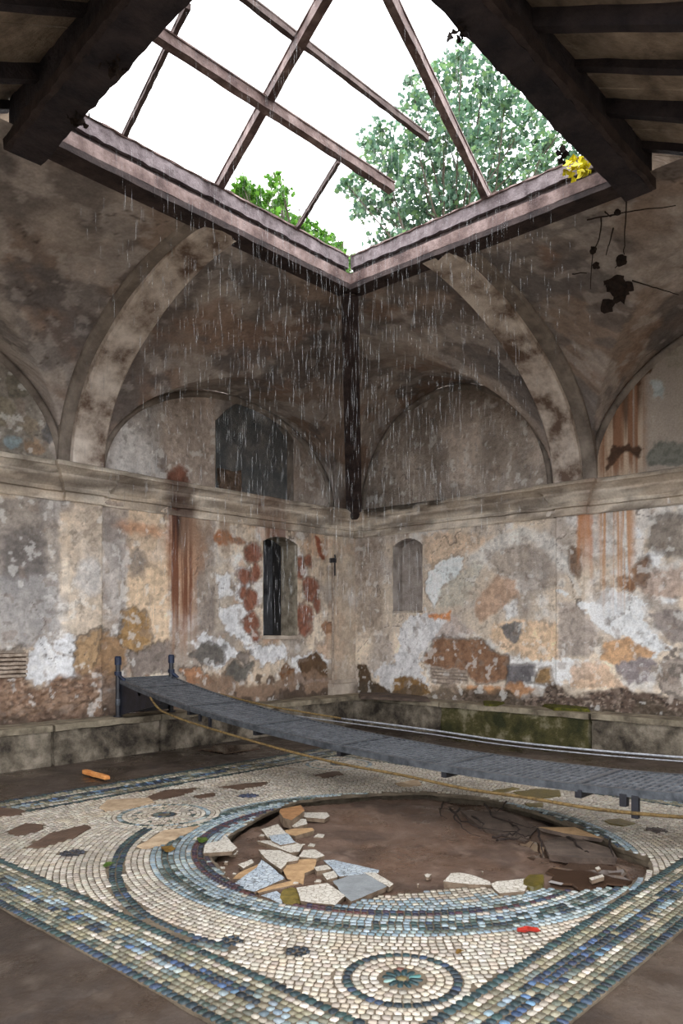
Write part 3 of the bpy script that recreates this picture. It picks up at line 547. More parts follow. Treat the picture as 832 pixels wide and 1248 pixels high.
# ---- sloping board soffits beside the roof opening
def soffit(name, rafters, par, a0, a1, d0, length, slope, axis, num):
    """boards between rafters, falling outwards from the great beam"""
    mb = MB(); bs = MB()
    P_ = (lambda s, d, z: (s, OY0-.27-d, z)) if axis == 'x' else (lambda s, d, z: (OX0-.35-d, s, z))
    z0 = 5.98
    ed = [a0]+sorted(rafters)+[a1]
    for i in range(len(ed)-1):
        n = 3
        for k in range(n):
            s0 = ed[i]+(ed[i+1]-ed[i])*k/n; s1 = ed[i]+(ed[i+1]-ed[i])*(k+1)/n-.006; j = random.uniform(-.012, .012)
            nn = 24; vs = []
            for q in range(nn+1):
                d = length*q/nn-.33; z = z0-slope*d+j+random.uniform(-.006, .006)
                vs += [P_(s0, d, z), P_(s1, d, z+random.uniform(-.004, .004)), P_(s1, d, z+.04), P_(s0, d, z+.04)]
            bs.add(vs, [(0, 1, 2, 3), tuple(nn*4+t for t in range(4))]+[(q*4+t, q*4+(t+1) % 4, q*4+4+(t+1) % 4, q*4+4+t) for q in range(nn) for t in range(4)])
    o = st(bs, name, M['board'])
    for i, s in enumerate(sorted(rafters)):
        hgt = (.07, .13, .06, .12, .07, .13, .06, .12)[i % 8]
        r = MB(); r.bar(P_(s, -.1, z0-hgt/2+.05), P_(s, length-.15, z0-hgt/2-slope*(length-.05)), .085, hgt, (0, 0, 1), jag=.004, seg=14)
        st(r, 'trim_%d' % (num+i), M['beam'])
soffit('roof_right', [-5.34, -4.68, -4.09, -3.35, -6.0, -2.5], None, -7.4, 0, 0, 5.2, .50, 'x', 20)
soffit('roof_left', [-4.08, -3.23, -2.6, -5.0, -5.9], None, -6.4, -1.3, 0, 5.9, .50, 'y', 30)
# ================================================================== THINGS
# ---- bench blocks along both walls
def bench(x0, x1, y0, y1, label, mat, ledge=True, seed=0, top=.47):
    g = empty('bench_block', ((x0+x1)/2, (y0+y1)/2, -.05)); tag(g, label, 'bench block', 'stone bench running round the walls')
    mb = MB(); rough_box(mb, x0, x1, y0, y1, -.08, top-.075, .055, .014, seed); mb.build('body', mat, g, smooth_=False)
    mb = MB()
    if x1-x0 > y1-y0: rough_box(mb, x0, x1, y0-.03, y1, top-.075, top, .055, .008, seed+9)
    else: rough_box(mb, x0-.03, x1, y0, y1, top-.075, top, .055, .008, seed+9)
    mb.build('top_slab', M['ledge'], g); return g
bx = lambda px: on_y(px, 870, -.46)[0]; by = lambda px: on_x(px, 880, -.46)[0]
bench(-9.4, bx(65)-.01, -.46, -.05, 'grey stone bench block at the left edge under the lath vent', M['bench'], seed=1)
bench(bx(65), bx(196)-.01, -.46, -.05, 'stone bench block with a dark hole, left of the gangway posts', M['bench'], seed=2)
bench(bx(196), -.5, -.46, -.05, 'long stone bench block under the gangway, reaching the corner', M['bench'], seed=3)
bench(-.46, -.05, by(536)+.01, -.02, 'plain grey bench block on the right wall next to the corner', M['bench'], seed=4)
bench(-.46, -.05, by(719)+.01, by(536)-.0, 'mossy dark bench block in the middle of the right wall', M['bench_moss'], seed=5)
bench(-.46, -.05, -8.4, by(719)-.01, 'pale stained bench block at the right edge of the view', M['bench'], seed=6)
def flat_patch(name, pts, z, h, mat, label, cat, group=None, parent=None, sub=3, amp=.012):
    """a low irregular lump lying on a surface: outline in metres, thickness h"""
    n = len(pts); c = Vector((sum(p[0] for p in pts)/n, sum(p[1] for p in pts)/n, 0)); out = []
    for i in range(n):
        a, b = Vector((*pts[i][:2], 0)), Vector((*pts[(i+1) % n][:2], 0))
        for k in range(sub):
            p = a.lerp(b, k/sub); d = (p-c).normalized(); out.append(p+d*noise.noise(p*9+Vector((z*7, 0, 0)))*amp*2)
    m = len(out); vs = [(p.x, p.y, z) for p in out]+[(c.x+(p.x-c.x)*.93, c.y+(p.y-c.y)*.93, z+h*.8) for p in out]+[(c.x+(p.x-c.x)*.5, c.y+(p.y-c.y)*.5, z+h) for p in out]+[(c.x, c.y, z+h)]
    fs = [tuple(range(m))[::-1]]
    for i in range(m):
        j = (i+1) % m; fs += [(i, j, m+j, m+i), (m+i, m+j, 2*m+j, 2*m+i), (2*m+i, 2*m+j, 3*m)]
    mb = MB(); mb.add(vs, fs); o = mb.build(name, mat, parent, loc=(c.x, c.y, z) if not parent else None)
    if label: tag(o, label, cat, group)
    return o
mz = lambda pts, z: [on_z(p[0], p[1], z) for p in pts]
flat_patch('moss_clump', mz([(588, 855), (600, 853), (616, 857), (605, 861), (590, 860)], .47), .468, .03, M['moss'], 'small green moss clump on the bench, left of the large one', 'moss')
flat_patch('moss_clump', mz([(655, 859), (690, 856), (715, 860), (720, 868), (700, 867), (675, 866)], .47), .468, .05, M['moss'], 'long dark moss clump on the mossy bench block', 'moss')
flat_patch('rubble_heap', mz([(436, 846), (470, 845), (523, 851), (526, 855), (480, 853), (438, 851)], .47), .46, .05, M['fd'], 'dark wet debris along the bench top below the olive stain', 'rubble')
# ---- mosaic
MOS = empty('mosaic_pavement', (-5.5, -4.8, 0)); tag(MOS, 'large round and bordered mosaic pavement of white and blue tesserae on the floor', 'mosaic')
# mortar bed: rectangle with the broken pit left open
vs = []; R3 = []
for k in range(NA):
    a = 2*math.pi*k/NA; ca, sa = math.cos(a), math.sin(a); t = 1e9
    if ca > 0: t = min(t, (MX1-PC[0])/ca)
    if ca < 0: t = min(t, (MX0-PC[0])/ca)
    if sa > 0: t = min(t, (MY1-PC[1])/sa)
    if sa < 0: t = min(t, (MY0-PC[1])/sa)
    r = PR[k]; far = smooth(np.array(ca*.74+sa*.67), .2, .8); uc = .02+.2*float(far)
    for rr, zz in ((t, -.16), (t, -.001), (r+.02, 0), (r, -.008), (r+.01, -.035), (r+uc, -.05), (r+uc+.03, -.16)): vs.append((PC[0]+rr*ca, PC[1]+rr*sa, zz))
mb = MB(); mb.add(vs, [(k*7+j, k*7+j+1, ((k+1) % NA)*7+j+1, ((k+1) % NA)*7+j) for k in range(NA) for j in range(6)]); mb.build('mortar_bed', M['mortar'], MOS)
T = {}                                     # tesserae of each part: x, y, angle, length, width, colour, z
CB = (-5.756, -5.457)
ROUND = [(on_z(490, 1193), .30, 'near'), (on_z(200, 993), .46, 'left'), ((-3.55, -2.9), .46, 'far')]
HOLES = [mz(q, 0) for q in ([(0, 984), (30, 988), (25, 994), (-10, 996)], [(8, 1014), (30, 1004), (54, 1005), (52, 1012), (20, 1020)], [(30, 1034), (60, 1016), (105, 1005), (112, 1008), (90, 1022), (50, 1034)],
          [(178, 972), (200, 963), (240, 960), (235, 966), (205, 974), (180, 976)], [(236, 970), (262, 966), (263, 971), (240, 974)], [(262, 960), (300, 955), (325, 953), (325, 957), (290, 963)],
          [(120, 985), (130, 975), (185, 972), (190, 978), (160, 986), (128, 990)], [(165, 1032), (200, 1012), (245, 1006), (232, 1014), (200, 1030), (175, 1036)], [(380, 945), (410, 940), (420, 944), (395, 949)], [(480, 955), (510, 950), (515, 958), (490, 960)])]
def inpoly(x, y, pts):
    ins = False; n = len(pts)
    for i in range(n):
        x0, y0 = pts[i]; x1, y1 = pts[(i+1) % n]
        if (y0 > y) != (y1 > y) and x < (x1-x0)*(y-y0)/(y1-y0)+x0: ins = not ins
    return ins
DOTS = [(on_z(88, 1040), .075, (40, 46, 60)), (on_z(282, 1147), .05, (26, 44, 58)), (on_z(363, 1160), .05, (26, 36, 46)), (on_z(303, 970), .085, (44, 56, 84)), (on_z(800, 1012), .07, (60, 50, 50))]
WH = [(176, 166, 148), (188, 178, 162), (166, 154, 136), (196, 188, 172), (158, 148, 134), (182, 168, 146)]
PB = [(136, 156, 168), (120, 144, 158), (152, 170, 178), (104, 128, 138), (160, 172, 170), (130, 148, 150)]
GR = [(70, 86, 78), (52, 68, 66), (88, 98, 88), (96, 110, 108)]
NV = [(32, 48, 62), (28, 40, 52), (38, 62, 74), (44, 66, 96), (30, 52, 56)]
TL = [(30, 56, 62), (38, 70, 74), (26, 44, 54), (44, 74, 72)]
PU = [(54, 38, 62), (78, 42, 54), (44, 40, 70), (92, 46, 44), (40, 44, 60)]
BL = [(52, 84, 128), (66, 104, 150), (34, 60, 96), (40, 52, 84), (84, 128, 160), (28, 46, 66)]
OL = [(126, 120, 92), (140, 132, 102), (112, 108, 86), (150, 144, 120), (100, 104, 88)]
def put(part, x, y, a, l, w_, cols, z=0.): T.setdefault(part, []).append((x, y, a, l, w_, random.choice(cols), z))
def oc_r(dg): return 1.945+.16*float(smooth(np.array(dg), 140, 196))
def free(x, y, own=None):
    dg = math.degrees(math.atan2(y-CB[1], x-CB[0])) % 360
    if 100 < dg < 197 and x > IX0 and CB[0]+oc_r(dg)*math.cos(math.radians(dg)) > IX0+.0 and abs(math.hypot(x-CB[0], y-CB[1])-oc_r(dg)-.023) < .05: return False
    if any(math.hypot(x-c[0][0], y-c[0][1]) < c[1]+.012 for c in ROUND if c is not own): return False
    if any(math.hypot(x-c[0][0], y-c[0][1]) < c[1]+.012 for c in DOTS): return False
    return True
hole = lambda x, y: any(inpoly(x+noise.noise(Vector((x*12, y*12, 0)))*.05, y, h) for h in HOLES)
TS = .041
def pitted(x, y): return float(sdpit(np.array([x]), np.array([y]))[0]) > -.012
IX0, IX1, IY0, IY1 = MX0+.42, MX1-.42, MY0+.44, MY1-.6
# border: rows parallel to each side
ROWS = [('b', TL, .052), ('b', WH+OL, .04), ('b', OL, .036), ('b', OL+PB, .036), ('b', NV+GR+OL+BL[:2], .042), ('b', BL[:3]+GR+NV+OL, .044), ('b', OL+WH, .036), ('b', OL, .036), ('b', OL+GR, .036), ('b', TL+NV, .052)]
def seq(L): return L
for side in range(4):
    wid = (.44, .42, .6, .42)[side]; tot = sum(r[2] for r in ROWS); off = 0
    for ri, (_, cols, rw) in enumerate(ROWS):
        rw2 = rw*wid/tot; o = off+rw2/2; off += rw2
        if side == 0: y = IY0-o; a, b = IX0-o, IX1+o
        elif side == 2: y = IY1+o; a, b = IX0-o, IX1+o
        elif side == 1: x = IX0-o; a, b = IY0-o, IY1+o*.6/.42
        else: x = IX1+o; a, b = IY0-o, IY1+o*.6/.42
        s = a
        while s < b:
            l = TS*random.uniform(.8, 1.35)
            px_, py_ = (s+l/2, y) if side in (0, 2) else (x, s+l/2)
            if s+l/2 < b and not pitted(px_, py_) and free(px_, py_) and not hole(px_, py_):
                cc = cols
                n_ = noise.noise(Vector((px_*1.7+ri, py_*1.7, side*3)))
                if ri in (3, 4, 5) and n_ > .16: cc = BL+NV+TL
                if ri in (4, 5) and n_ < -.12: cc = OL+PB
                if ri in (1, 2, 6, 7) and n_ < -.25: cc = GR+OL
                put('border', px_, py_, 0 if side in (0, 2) else math.pi/2, l-.005, rw2-.005, cc)
            s += l
def ring(part, c, r, cols, w_=TS, a0=0, a1=360, own=None, jit=0., l0=1.):
    n = max(6, int(2*math.pi*r/(TS*l0))); ph = random.random()
    for k in range(n):
        a = (k+ph)*2*math.pi/n; dg = math.degrees(a) % 360
        if not (a0 <= dg <= a1): continue
        x = c[0]+r*math.cos(a); y = c[1]+r*math.sin(a)
        if not (IX0 < x < IX1 and IY0 < y < IY1): continue
        if own is None and not free(x, y): continue
        if pitted(x, y) or hole(x, y): continue
        cc = cols(dg, x, y) if callable(cols) else cols
        put(part, x, y, a+math.pi/2+random.uniform(-jit, jit), 2*math.pi*r/n-.005, w_-.005, cc)
# great ring of coloured bands round the pit
def nb(x, y, s=2.): return noise.noise(Vector((x*s, y*s, 5)))
bands = [(1.80, lambda d, x, y: PB), (1.759, lambda d, x, y: PB if nb(x, y) < .1 else GR), (1.718, lambda d, x, y: GR+TL if d < 215 else TL+NV+PB), (1.677, lambda d, x, y: GR+PB+TL), (1.636, lambda d, x, y: PB if d < 215 else NV+TL+PB+GR), (1.595, lambda d, x, y: PB),
         (1.554, lambda d, x, y: PB+WH if nb(x, y) > 0 else PB), (1.513, lambda d, x, y: PU if d < 215 else NV+TL+PU), (1.472, lambda d, x, y: PU+NV if d < 240 else PB+GR), (1.431, lambda d, x, y: PU+PB if d < 200 else PB), (1.39, lambda d, x, y: PB), (1.349, lambda d, x, y: PB+WH), (1.308, lambda d, x, y: PB if nb(x, y) < 0 else PB+WH)]
for r, f in bands: ring('medallion_band', CB, r-.06, f, w_=.041)
r = 1.207
while r > .7: ring('field', CB, r, WH+PB[:1], jit=.08); r -= .041
for w0, cl in ((0, TL+NV), (.046, NV+TL+GR)):
    dg = 101.
    while dg < 196:
        q = oc_r(dg)+w0; a = math.radians(dg); x, y = CB[0]+q*math.cos(a), CB[1]+q*math.sin(a); a2 = math.radians(dg+1); q2 = oc_r(dg+1)+w0
        if x > IX0+.02 and all(math.hypot(x-c[0][0], y-c[0][1]) > c[1] for c in ROUND): put('outer_circle', x, y, math.atan2(CB[1]+q2*math.sin(a2)-y, CB[0]+q2*math.cos(a2)-x), .044, .041, cl)
        dg += math.degrees(.048/q)
r = 1.781
while r < 4.4:
    ring('field', CB, r, WH, jit=.12, l0=random.uniform(.92, 1.12))
    r += .041
# roundels
def roundel(ci, own):
    c, R, kind = ROUND[ci]; r = R-.005
    part = 'roundel' if ci == 0 else ('roundel.left' if ci == 1 else 'roundel.far')
    k = 0; n = int(R/.041)
    while r > (.10 if ci == 0 else .12):
        idx = n-int(r/.041)
        if ci == 0: cols = (TL+NV) if idx in (1,) else WH
        else: cols = GR+PB if idx in (2,) else (WH+GR if idx == 5 else WH)
        ring(part, c, r, cols, w_=.045 if cols is not WH else .041, own=ROUND[ci], jit=.05); r -= .041
    if ci == 0:
        for q in range(12):
            a = q*math.pi/6; put(part, c[0]+.062*math.cos(a), c[1]+.062*math.sin(a), a, .062, .026, [(56, 124, 124), (120, 160, 156), (24, 64, 70)] if q % 2 else [(20, 58, 64)])
        put(part, c[0], c[1], 0, .04, .04, [(120, 110, 60)]); put(part, c[0]+.07, c[1]+.065, .7, .035, .035, [(110, 64, 50)])
    else:
        for q in range(14):
            a = q*math.pi/7; put(part, c[0]+.075*math.cos(a), c[1]+.075*math.sin(a), a+1.57, .04, .04, GR+NV)
for i in range(3): roundel(i, None)
for c, r, col in DOTS:
    for rr in np.arange(r, 0, -.026):
        n = max(1, int(2*math.pi*rr/.04))
        for q in range(n): a = 2*math.pi*q/n; put('inlay_dots', c[0]+rr*math.cos(a), c[1]+rr*math.sin(a), a+1.57, .036, .024, [col, tuple(v*1.4 for v in col), tuple(v*.75 for v in col)])
def build_tiles(part, rows):
    n = len(rows); A = np.array([(r[0], r[1], r[2], r[3], r[4], r[6]) for r in rows]); C = np.array([lin(r[5], 1.12) for r in rows])
    C = (C*.76+C.mean(1, keepdims=True)*.24)*.88; C *= rng.uniform(.84, 1.1, (n, 1))*rng.uniform(.97, 1.03, (n, 3)); C = np.clip(C, 0, .8)
    # worn patches of grime lie over the whole pavement
    C *= (1-.28*smooth(fbm(A[:, 0]*1.7, A[:, 1]*1.7, 3), .45, .66))[:, None]
    tint = smooth(fbm(A[:, 0]*2.3+9, A[:, 1]*2.3, 8), .55, .7)[:, None]*.3; C = C*(1-tint)+C*np.array([1.02, .9, .74])*tint
    oc = np.array([(-1, -.55), (-.6, -1), (.6, -1), (1, -.55), (1, .55), (.6, 1), (-.6, 1), (-1, .55)])/2
    o = oc[None]*np.stack([A[:, 3], A[:, 4]], 1)[:, None]*(1+rng.uniform(-.16, .1, (n, 8, 1)))
    ca, sa = np.cos(A[:, 2])[:, None], np.sin(A[:, 2])[:, None]
    X = A[:, 0:1]+o[:, :, 0]*ca-o[:, :, 1]*sa; Y = A[:, 1:2]+o[:, :, 0]*sa+o[:, :, 1]*ca
    tx, ty = rng.uniform(-.03, .03, (n, 1)), rng.uniform(-.03, .03, (n, 1)); z = A[:, 5:6]+.004+rng.uniform(0, .0015, (n, 1))
    top = np.stack([A[:, 0:1]+(X-A[:, 0:1])*.93, A[:, 1:2]+(Y-A[:, 1:2])*.93, z+tx*(X-A[:, 0:1])+ty*(Y-A[:, 1:2])], 2)
    bot = np.stack([X, Y, np.broadcast_to(A[:, 5:6]-.004, X.shape)], 2)
    V = np.concatenate([top, bot], 1).reshape(-1, 3); base = np.arange(n)[:, None]*16
    me = bpy.data.meshes.new(part); k = np.arange(8)
    top_f = (base+k).astype(np.int32); kk = (k+1) % 8
    sides = np.stack([base+k+8, base+kk+8, base+kk, base+k], 2).reshape(n, 32).astype(np.int32)
    loops = np.concatenate([top_f, sides], 1).ravel(); st_ = (np.arange(n)[:, None]*40+np.concatenate([[0], 8+4*k])[None]).ravel().astype(np.int32)
    tot = np.tile(np.array([8]+[4]*8, np.int32), n)
    me.vertices.add(len(V)); me.vertices.foreach_set('co', V.astype(np.float32).ravel()); me.loops.add(len(loops)); me.loops.foreach_set('vertex_index', loops)
    me.polygons.add(9*n); me.polygons.foreach_set('loop_start', st_)
    try: me.polygons.foreach_set('loop_total', tot)
    except Exception: pass
    me.update(calc_edges=True); set_col(me, np.repeat(C, 16, 0)); return link(part, me, M['tile'], MOS)
for part, rows in T.items(): build_tiles(part.split('.')[0], rows)
print('tesserae', sum(len(r) for r in T.values()))
for i, h in enumerate(HOLES):
    m_ = 'sand' if i in (6, 7, 9) else 'mud'
    flat_patch('bare_patch', h, -.004, .012, M[m_], None, None, parent=MOS)
# ---- fragments lying in the pit
FR = empty  # (each fragment is a thing of its own)
GF = 'broken pieces of mosaic in the pit'
def frag(pts, org, sc, z, th, mat, label, cat='mosaic fragment', side='core', tilt=0., name='mosaic_fragment'):
    if z < .01 and name == 'mosaic_fragment': z = -.032+(z+.03)*.6; th = min(th, z+.066)
    P3 = [on_z(org[0]+a/sc, org[1]+b/sc, z) for a, b in pts]; n0 = len(P3); c = Vector((sum(p[0] for p in P3)/n0, sum(p[1] for p in P3)/n0, z)); out = []
    for i in range(n0):
        a, b = Vector((*P3[i], z)), Vector((*P3[(i+1) % n0], z)); m = max(1, int((b-a).length/.05))
        for k in range(m):
            p = a.lerp(b, k/m); p += Vector((noise.noise(p*30), noise.noise(p*30+Vector((5, 5, 5))), 0))*.006; p.z = z+tilt*((p-c).x*.7+(p-c).y*.7); out.append(p)
    n = len(out); mb = MB(); mb.add([tuple(p) for p in out]+[(c.x+(p.x-c.x)*.95, c.y+(p.y-c.y)*.95, p.z-th) for p in out], [tuple(range(n)), tuple(range(2*n-1, n-1, -1))]+[(i, n+i, n+(i+1) % n, (i+1) % n) for i in range(n)])
    me = bpy.data.meshes.new(name); me.from_pydata(mb.v, [], mb.f); me.update()
    bm = bmesh.new(); bm.from_mesh(me); bmesh.ops.recalc_face_normals(bm, faces=bm.faces); bm.to_mesh(me); bm.free()
    o = link(name, me, M[mat], None, loc=tuple(c)); me.materials.append(M[side])
    for f in me.polygons: f.material_index = 0 if f.normal.z > .8 else 1
    return tag(o, label, cat, GF)
A_, s_ = (230, 960), 3.0815
Fz = [([(345, 290), (380, 275), (480, 268), (475, 305), (435, 320), (430, 360), (410, 352), (370, 340)], -.045, .03, 'ft', 'tan mortar slab bared of tesserae in the middle of the heap'),
      ([(245, 385), (290, 372), (420, 338), (412, 362), (330, 378), (262, 396)], -.045, .03, 'ft', 'long narrow tan mortar piece below the big pale blue fragment'),
      ([(165, 340), (190, 318), (262, 288), (262, 300), (200, 340)], -.045, .03, 'ft', 'tan mortar piece left of the big pale blue fragment'),
      ([(270, 405), (330, 388), (345, 400), (352, 438), (300, 415)], -.04, .03, 'fb', 'bluish fragment half hidden left of the olive stone'),
      ([(340, 410), (352, 385), (385, 375), (412, 385), (422, 420), (415, 438), (360, 436)], -.035, .05, 'fo', 'olive brown stone left of the large white front fragment'),
      ([(55, 245), (60, 215), (85, 205), (115, 200), (135, 175), (152, 197), (182, 225), (165, 238)], .03, .03, 'fw', 'white fan shaped fragment lying leftmost on the blue ring'),
      ([(540, 350), (585, 335), (640, 315), (672, 322), (745, 372), (610, 430), (580, 405)], -.005, .035, 'fg', 'large smooth grey slab at the right of the heap'),
      ([(655, 318), (700, 318), (770, 362), (752, 374), (672, 326)], -.005, .035, 'fw', 'narrow white strip along the edge of the large grey slab'),
      ([(405, 375), (520, 358), (588, 405), (550, 440), (450, 430), (420, 423)], .0, .04, 'fw', 'large white fragment at the front of the heap'),
      ([(505, 270), (545, 268), (590, 280), (715, 310), (710, 322), (565, 337), (535, 300)], -.015, .025, 'fb', 'long pale blue fragment behind the large grey slab'),
      ([(160, 365), (255, 300), (272, 272), (300, 290), (362, 340), (245, 388)], -.02, .03, 'fb', 'big pale blue fragment with a concave side, front left'),
      ([(262, 232), (340, 234), (415, 262), (410, 272), (370, 280), (345, 308), (320, 290), (285, 262)], -.005, .035, 'fw', 'white hooked fragment in the centre of the heap'),
      ([(312, 200), (300, 182), (370, 172), (402, 205), (345, 214)], .0, .03, 'fb', 'pale blue fragment wedged between two white ones'),
      ([(272, 157), (335, 139), (370, 173), (300, 190)], -.015, .03, 'fw', 'white square topped fragment at the top left of the heap'),
      ([(255, 200), (330, 198), (345, 213), (400, 205), (430, 215), (415, 240), (380, 243), (300, 213)], -.02, .035, 'fw', 'curved white fragment under the pale blue wedge'),
      ([(360, 160), (395, 153), (465, 150), (470, 160), (400, 182), (370, 176)], -.02, .035, 'ft', 'cream oblong fragment beside the mud'),
      ([(365, 130), (400, 118), (440, 118), (446, 135), (395, 148)], -.01, .035, 'fw', 'small white fragment just below the brown stone'),
      ([(412, 102), (430, 92), (520, 92), (530, 106), (510, 118), (440, 112)], -.005, .035, 'fw', 'white lozenge fragment farthest up, right of the brown stone'),
      ([(340, 90), (345, 80), (420, 65), (435, 85), (410, 105), (385, 122), (355, 112)], .03, .08, 'fs', 'brown rounded stone at the top of the heap'),
      ([(413, 258), (430, 235), (475, 232), (510, 255), (480, 265)], -.02, .035, 'fw', 'white triangular fragment at the right of the hooked one'),
      ([(470, 297), (520, 288), (536, 305), (480, 314)], -.02, .035, 'fw', 'small white oblong fragment on the tan slab'),
      ([(500, 323), (545, 312), (557, 335), (520, 345)], -.02, .035, 'fw', 'small white square fragment by the grey slab'),
      ([(185, 288), (235, 270), (246, 280), (205, 300)], -.03, .025, 'fw', 'small white oblong chip alone in the mud on the left')]
for pts, z, th, mt, lb_ in Fz: frag(pts, A_, s_, z, th, mt, lb_, cat='stone' if 'stone' in lb_ else 'mosaic fragment', name='stone' if lb_.split()[2:3] == ['stone'] or lb_.startswith('brown rounded') else 'mosaic_fragment', tilt=random.uniform(-.03, .03))
for i, (a, b, r) in enumerate(((490, 180, 20), (165, 245, 15), (125, 300, 12), (130, 318, 8), (172, 322, 9), (147, 340, 7), (460, 215, 16), (140, 278, 8), (485, 350, 14), (430, 213, 7), (400, 357, 12), (275, 178, 12), (180, 238, 6))):
    frag([(a-r, b+r*.3), (a-r*.3, b-r*.4), (a+r, b-r*.2), (a+r*.7, b+r*.4)], A_, s_, -.04, .02, 'fw', 'small white chip of mosaic scattered among the larger fragments in the mud', 'mosaic chip', name='mosaic_chip')['group'] = 'small chips among the fragments'
B_, t_ = (500, 1020), 4.16
frag([(165, 225), (205, 185), (240, 180), (300, 188), (400, 225), (405, 243), (300, 240)], B_, t_, .015, .06, 'fw', 'thick white slab fragment at the near edge of the pit, left of its neighbour')
frag([(405, 237), (440, 225), (580, 210), (600, 212), (640, 198), (650, 196), (612, 225), (575, 275), (450, 285), (422, 262)], B_, t_, .025, .035, 'fw', 'white fragment touching the olive moss at the near edge of the pit')
frag([(68, 190), (85, 184), (105, 190), (92, 206), (78, 204)], B_, t_, -.03, .02, 'fw', 'single small white shard in the mud at the centre of the pit', 'mosaic chip', name='mosaic_chip')
frag([(358, 172), (370, 174), (366, 180)], B_, t_, -.03, .02, 'fw', 'tiny white shard behind the thick white slab', 'mosaic chip', name='mosaic_chip')
frag([(34, 236), (44, 236), (42, 243), (36, 242)], B_, t_, -.03, .02, 'fw', 'tiny white shard nearest the white rim of the pit', 'mosaic chip', name='mosaic_chip')
frag([(604, 500), (636, 491), (640, 497), (610, 506)], (416, 820), 2., .012, .025, 'fw', 'white shard on the rim beside the shallow puddle', 'mosaic chip', name='mosaic_chip')
frag([(616, 475), (628, 471), (632, 478), (624, 481)], (416, 820), 2., -.02, .025, 'fw', 'pale blue shard standing in the puddle at the right', 'mosaic chip', name='mosaic_chip')
flat_patch('moss_patch', mz([(635, 1078), (645, 1070), (662, 1071), (662, 1083), (650, 1087), (638, 1083)], 0), .005, .03, M['algae'], 'square olive moss patch beside the white fragment on the pit rim', 'moss')
# slabs fallen under the far rim, roots
for q, z, th, tl, mt, lb_ in (([(662, 1024), (690, 1014), (745, 1034), (752, 1048), (705, 1048), (668, 1042)], .0, .05, -.05, 'fd', 'dark broken slab tilted under the far right rim of the pit'),
                  ([(560, 990), (620, 992), (655, 1008), (640, 1022), (590, 1010)], -.02, .04, .05, 'fd', 'brown broken slab leaning beneath the far rim of the pit'),
                  ([(655, 1008), (700, 1008), (735, 1022), (690, 1016)], .015, .03, .0, 'ft', 'thin tan crust between the two dark slabs at the far rim')):
    frag(q, (0, 0), 1., z, th, mt, lb_, 'slab', side='fd', tilt=tl, name='broken_slab')
roots = MB()
for path_ in ([(548, 985), (562, 1000), (600, 1012), (640, 1014)], [(560, 985), (553, 995), (566, 1012), (590, 1022)], [(590, 980), (600, 995), (640, 1008), (672, 1012)], [(600, 1020), (625, 1016), (645, 1018), (655, 1012)], [(618, 975), (612, 985), (600, 990)],
              [(540, 978), (536, 990), (545, 1000)], [(655, 1012), (660, 1030), (662, 1048)], [(690, 1020), (712, 1036), (735, 1042)], [(742, 1020), (745, 1040), (752, 1052)], [(605, 1024), (625, 1020), (650, 1022)], [(575, 996), (590, 1004), (585, 1014)], [(620, 1000), (632, 1010), (628, 1020)]):
    pts = []
    for i in range(len(path_)-1):
        for k in range(5):
            t = k/5; px_ = path_[i][0]+(path_[i+1][0]-path_[i][0])*t; py_ = path_[i][1]+(path_[i+1][1]-path_[i][1])*t
            zz = -.02+.03*math.sin(i+t*2); p = on_z(px_, py_, zz); pts.append((p[0]+noise.noise(Vector((px_*.2, py_*.2, 0)))*.04, p[1], zz+noise.noise(Vector((px_*.3, py_, 2)))*.03))
    roots.tube(pts, [max(.003, .011*(1-i/len(pts))) for i in range(len(pts))], 6)
tag(roots.build('dead_roots', M['twig']), 'tangle of dark dead roots under the far rim of the pit', 'roots')
# water standing in the pit and on the floor
def puddle(px_pts, z, label, mat='water'): return flat_patch('puddle', mz(px_pts, z), z-.01, .012, M[mat], label, 'puddle', amp=.05)
puddle([(660, 1062), (700, 1050), (750, 1052), (770, 1062), (762, 1078), (715, 1084), (680, 1078)], -.03, 'shallow brown puddle in the right end of the pit')
puddle([(600, 1010), (650, 1018), (700, 1048), (660, 1055), (610, 1030)], -.055, 'dark water standing under the far rim by the roots')
puddle([(245, 913), (270, 907), (315, 907), (318, 912), (275, 918)], .006, 'pale puddle on the floor below the gangway, near the left bench')
for q, lb_ in (([(625, 965), (650, 961), (682, 963), (684, 970), (655, 974), (635, 970)], 'large olive algae patch on the mosaic near the rope'), ([(735, 1000), (755, 997), (774, 1003), (760, 1007), (742, 1004)], 'small olive algae patch at the right of the mosaic'),
               ([(598, 964), (625, 959), (634, 961), (610, 966)], 'thin olive algae patch left of the large one'), ([(640, 979), (662, 978), (660, 983), (645, 983)], 'tiny olive algae patch in front of the large one')):
    flat_patch('algae_patch', mz(q, .01), .004, .01, M['algae'], lb_, 'algae')
def small_leaf(px, py, r, mat, label, z=.012, rot=0.):
    c = on_z(px, py, z); n = 14; vs = []
    for k in range(n):
        a = 2*math.pi*k/n; rr = r*(.75+.25*math.cos(2*a)+.1*math.sin(5*a)); vs.append((c[0]+rr*math.cos(a+rot), c[1]+rr*math.sin(a+rot), z+.012*abs(math.sin(a))))
    vs.append((c[0], c[1], z+.004)); vs += [(a, b, d+.003) for a, b, d in vs]
    mb = MB(); mb.add(vs, [(k, (k+1) % n, n) for k in range(n)]+[(n+1+(k+1) % n, n+1+k, 2*n+1) for k in range(n)]+[(k, n+1+k, n+1+(k+1) % n, (k+1) % n) for k in range(n)])
    return tag(mb.build('fallen_leaf', mat, loc=(c[0], c[1], z)), label, 'leaf')
small_leaf(644, 1135, .062, M['red'], 'bright red fallen leaf on the white tesserae', rot=-.8); small_leaf(133, 1054, .05, M['green'], 'small green leaf on the dark circle at the left', rot=.5)
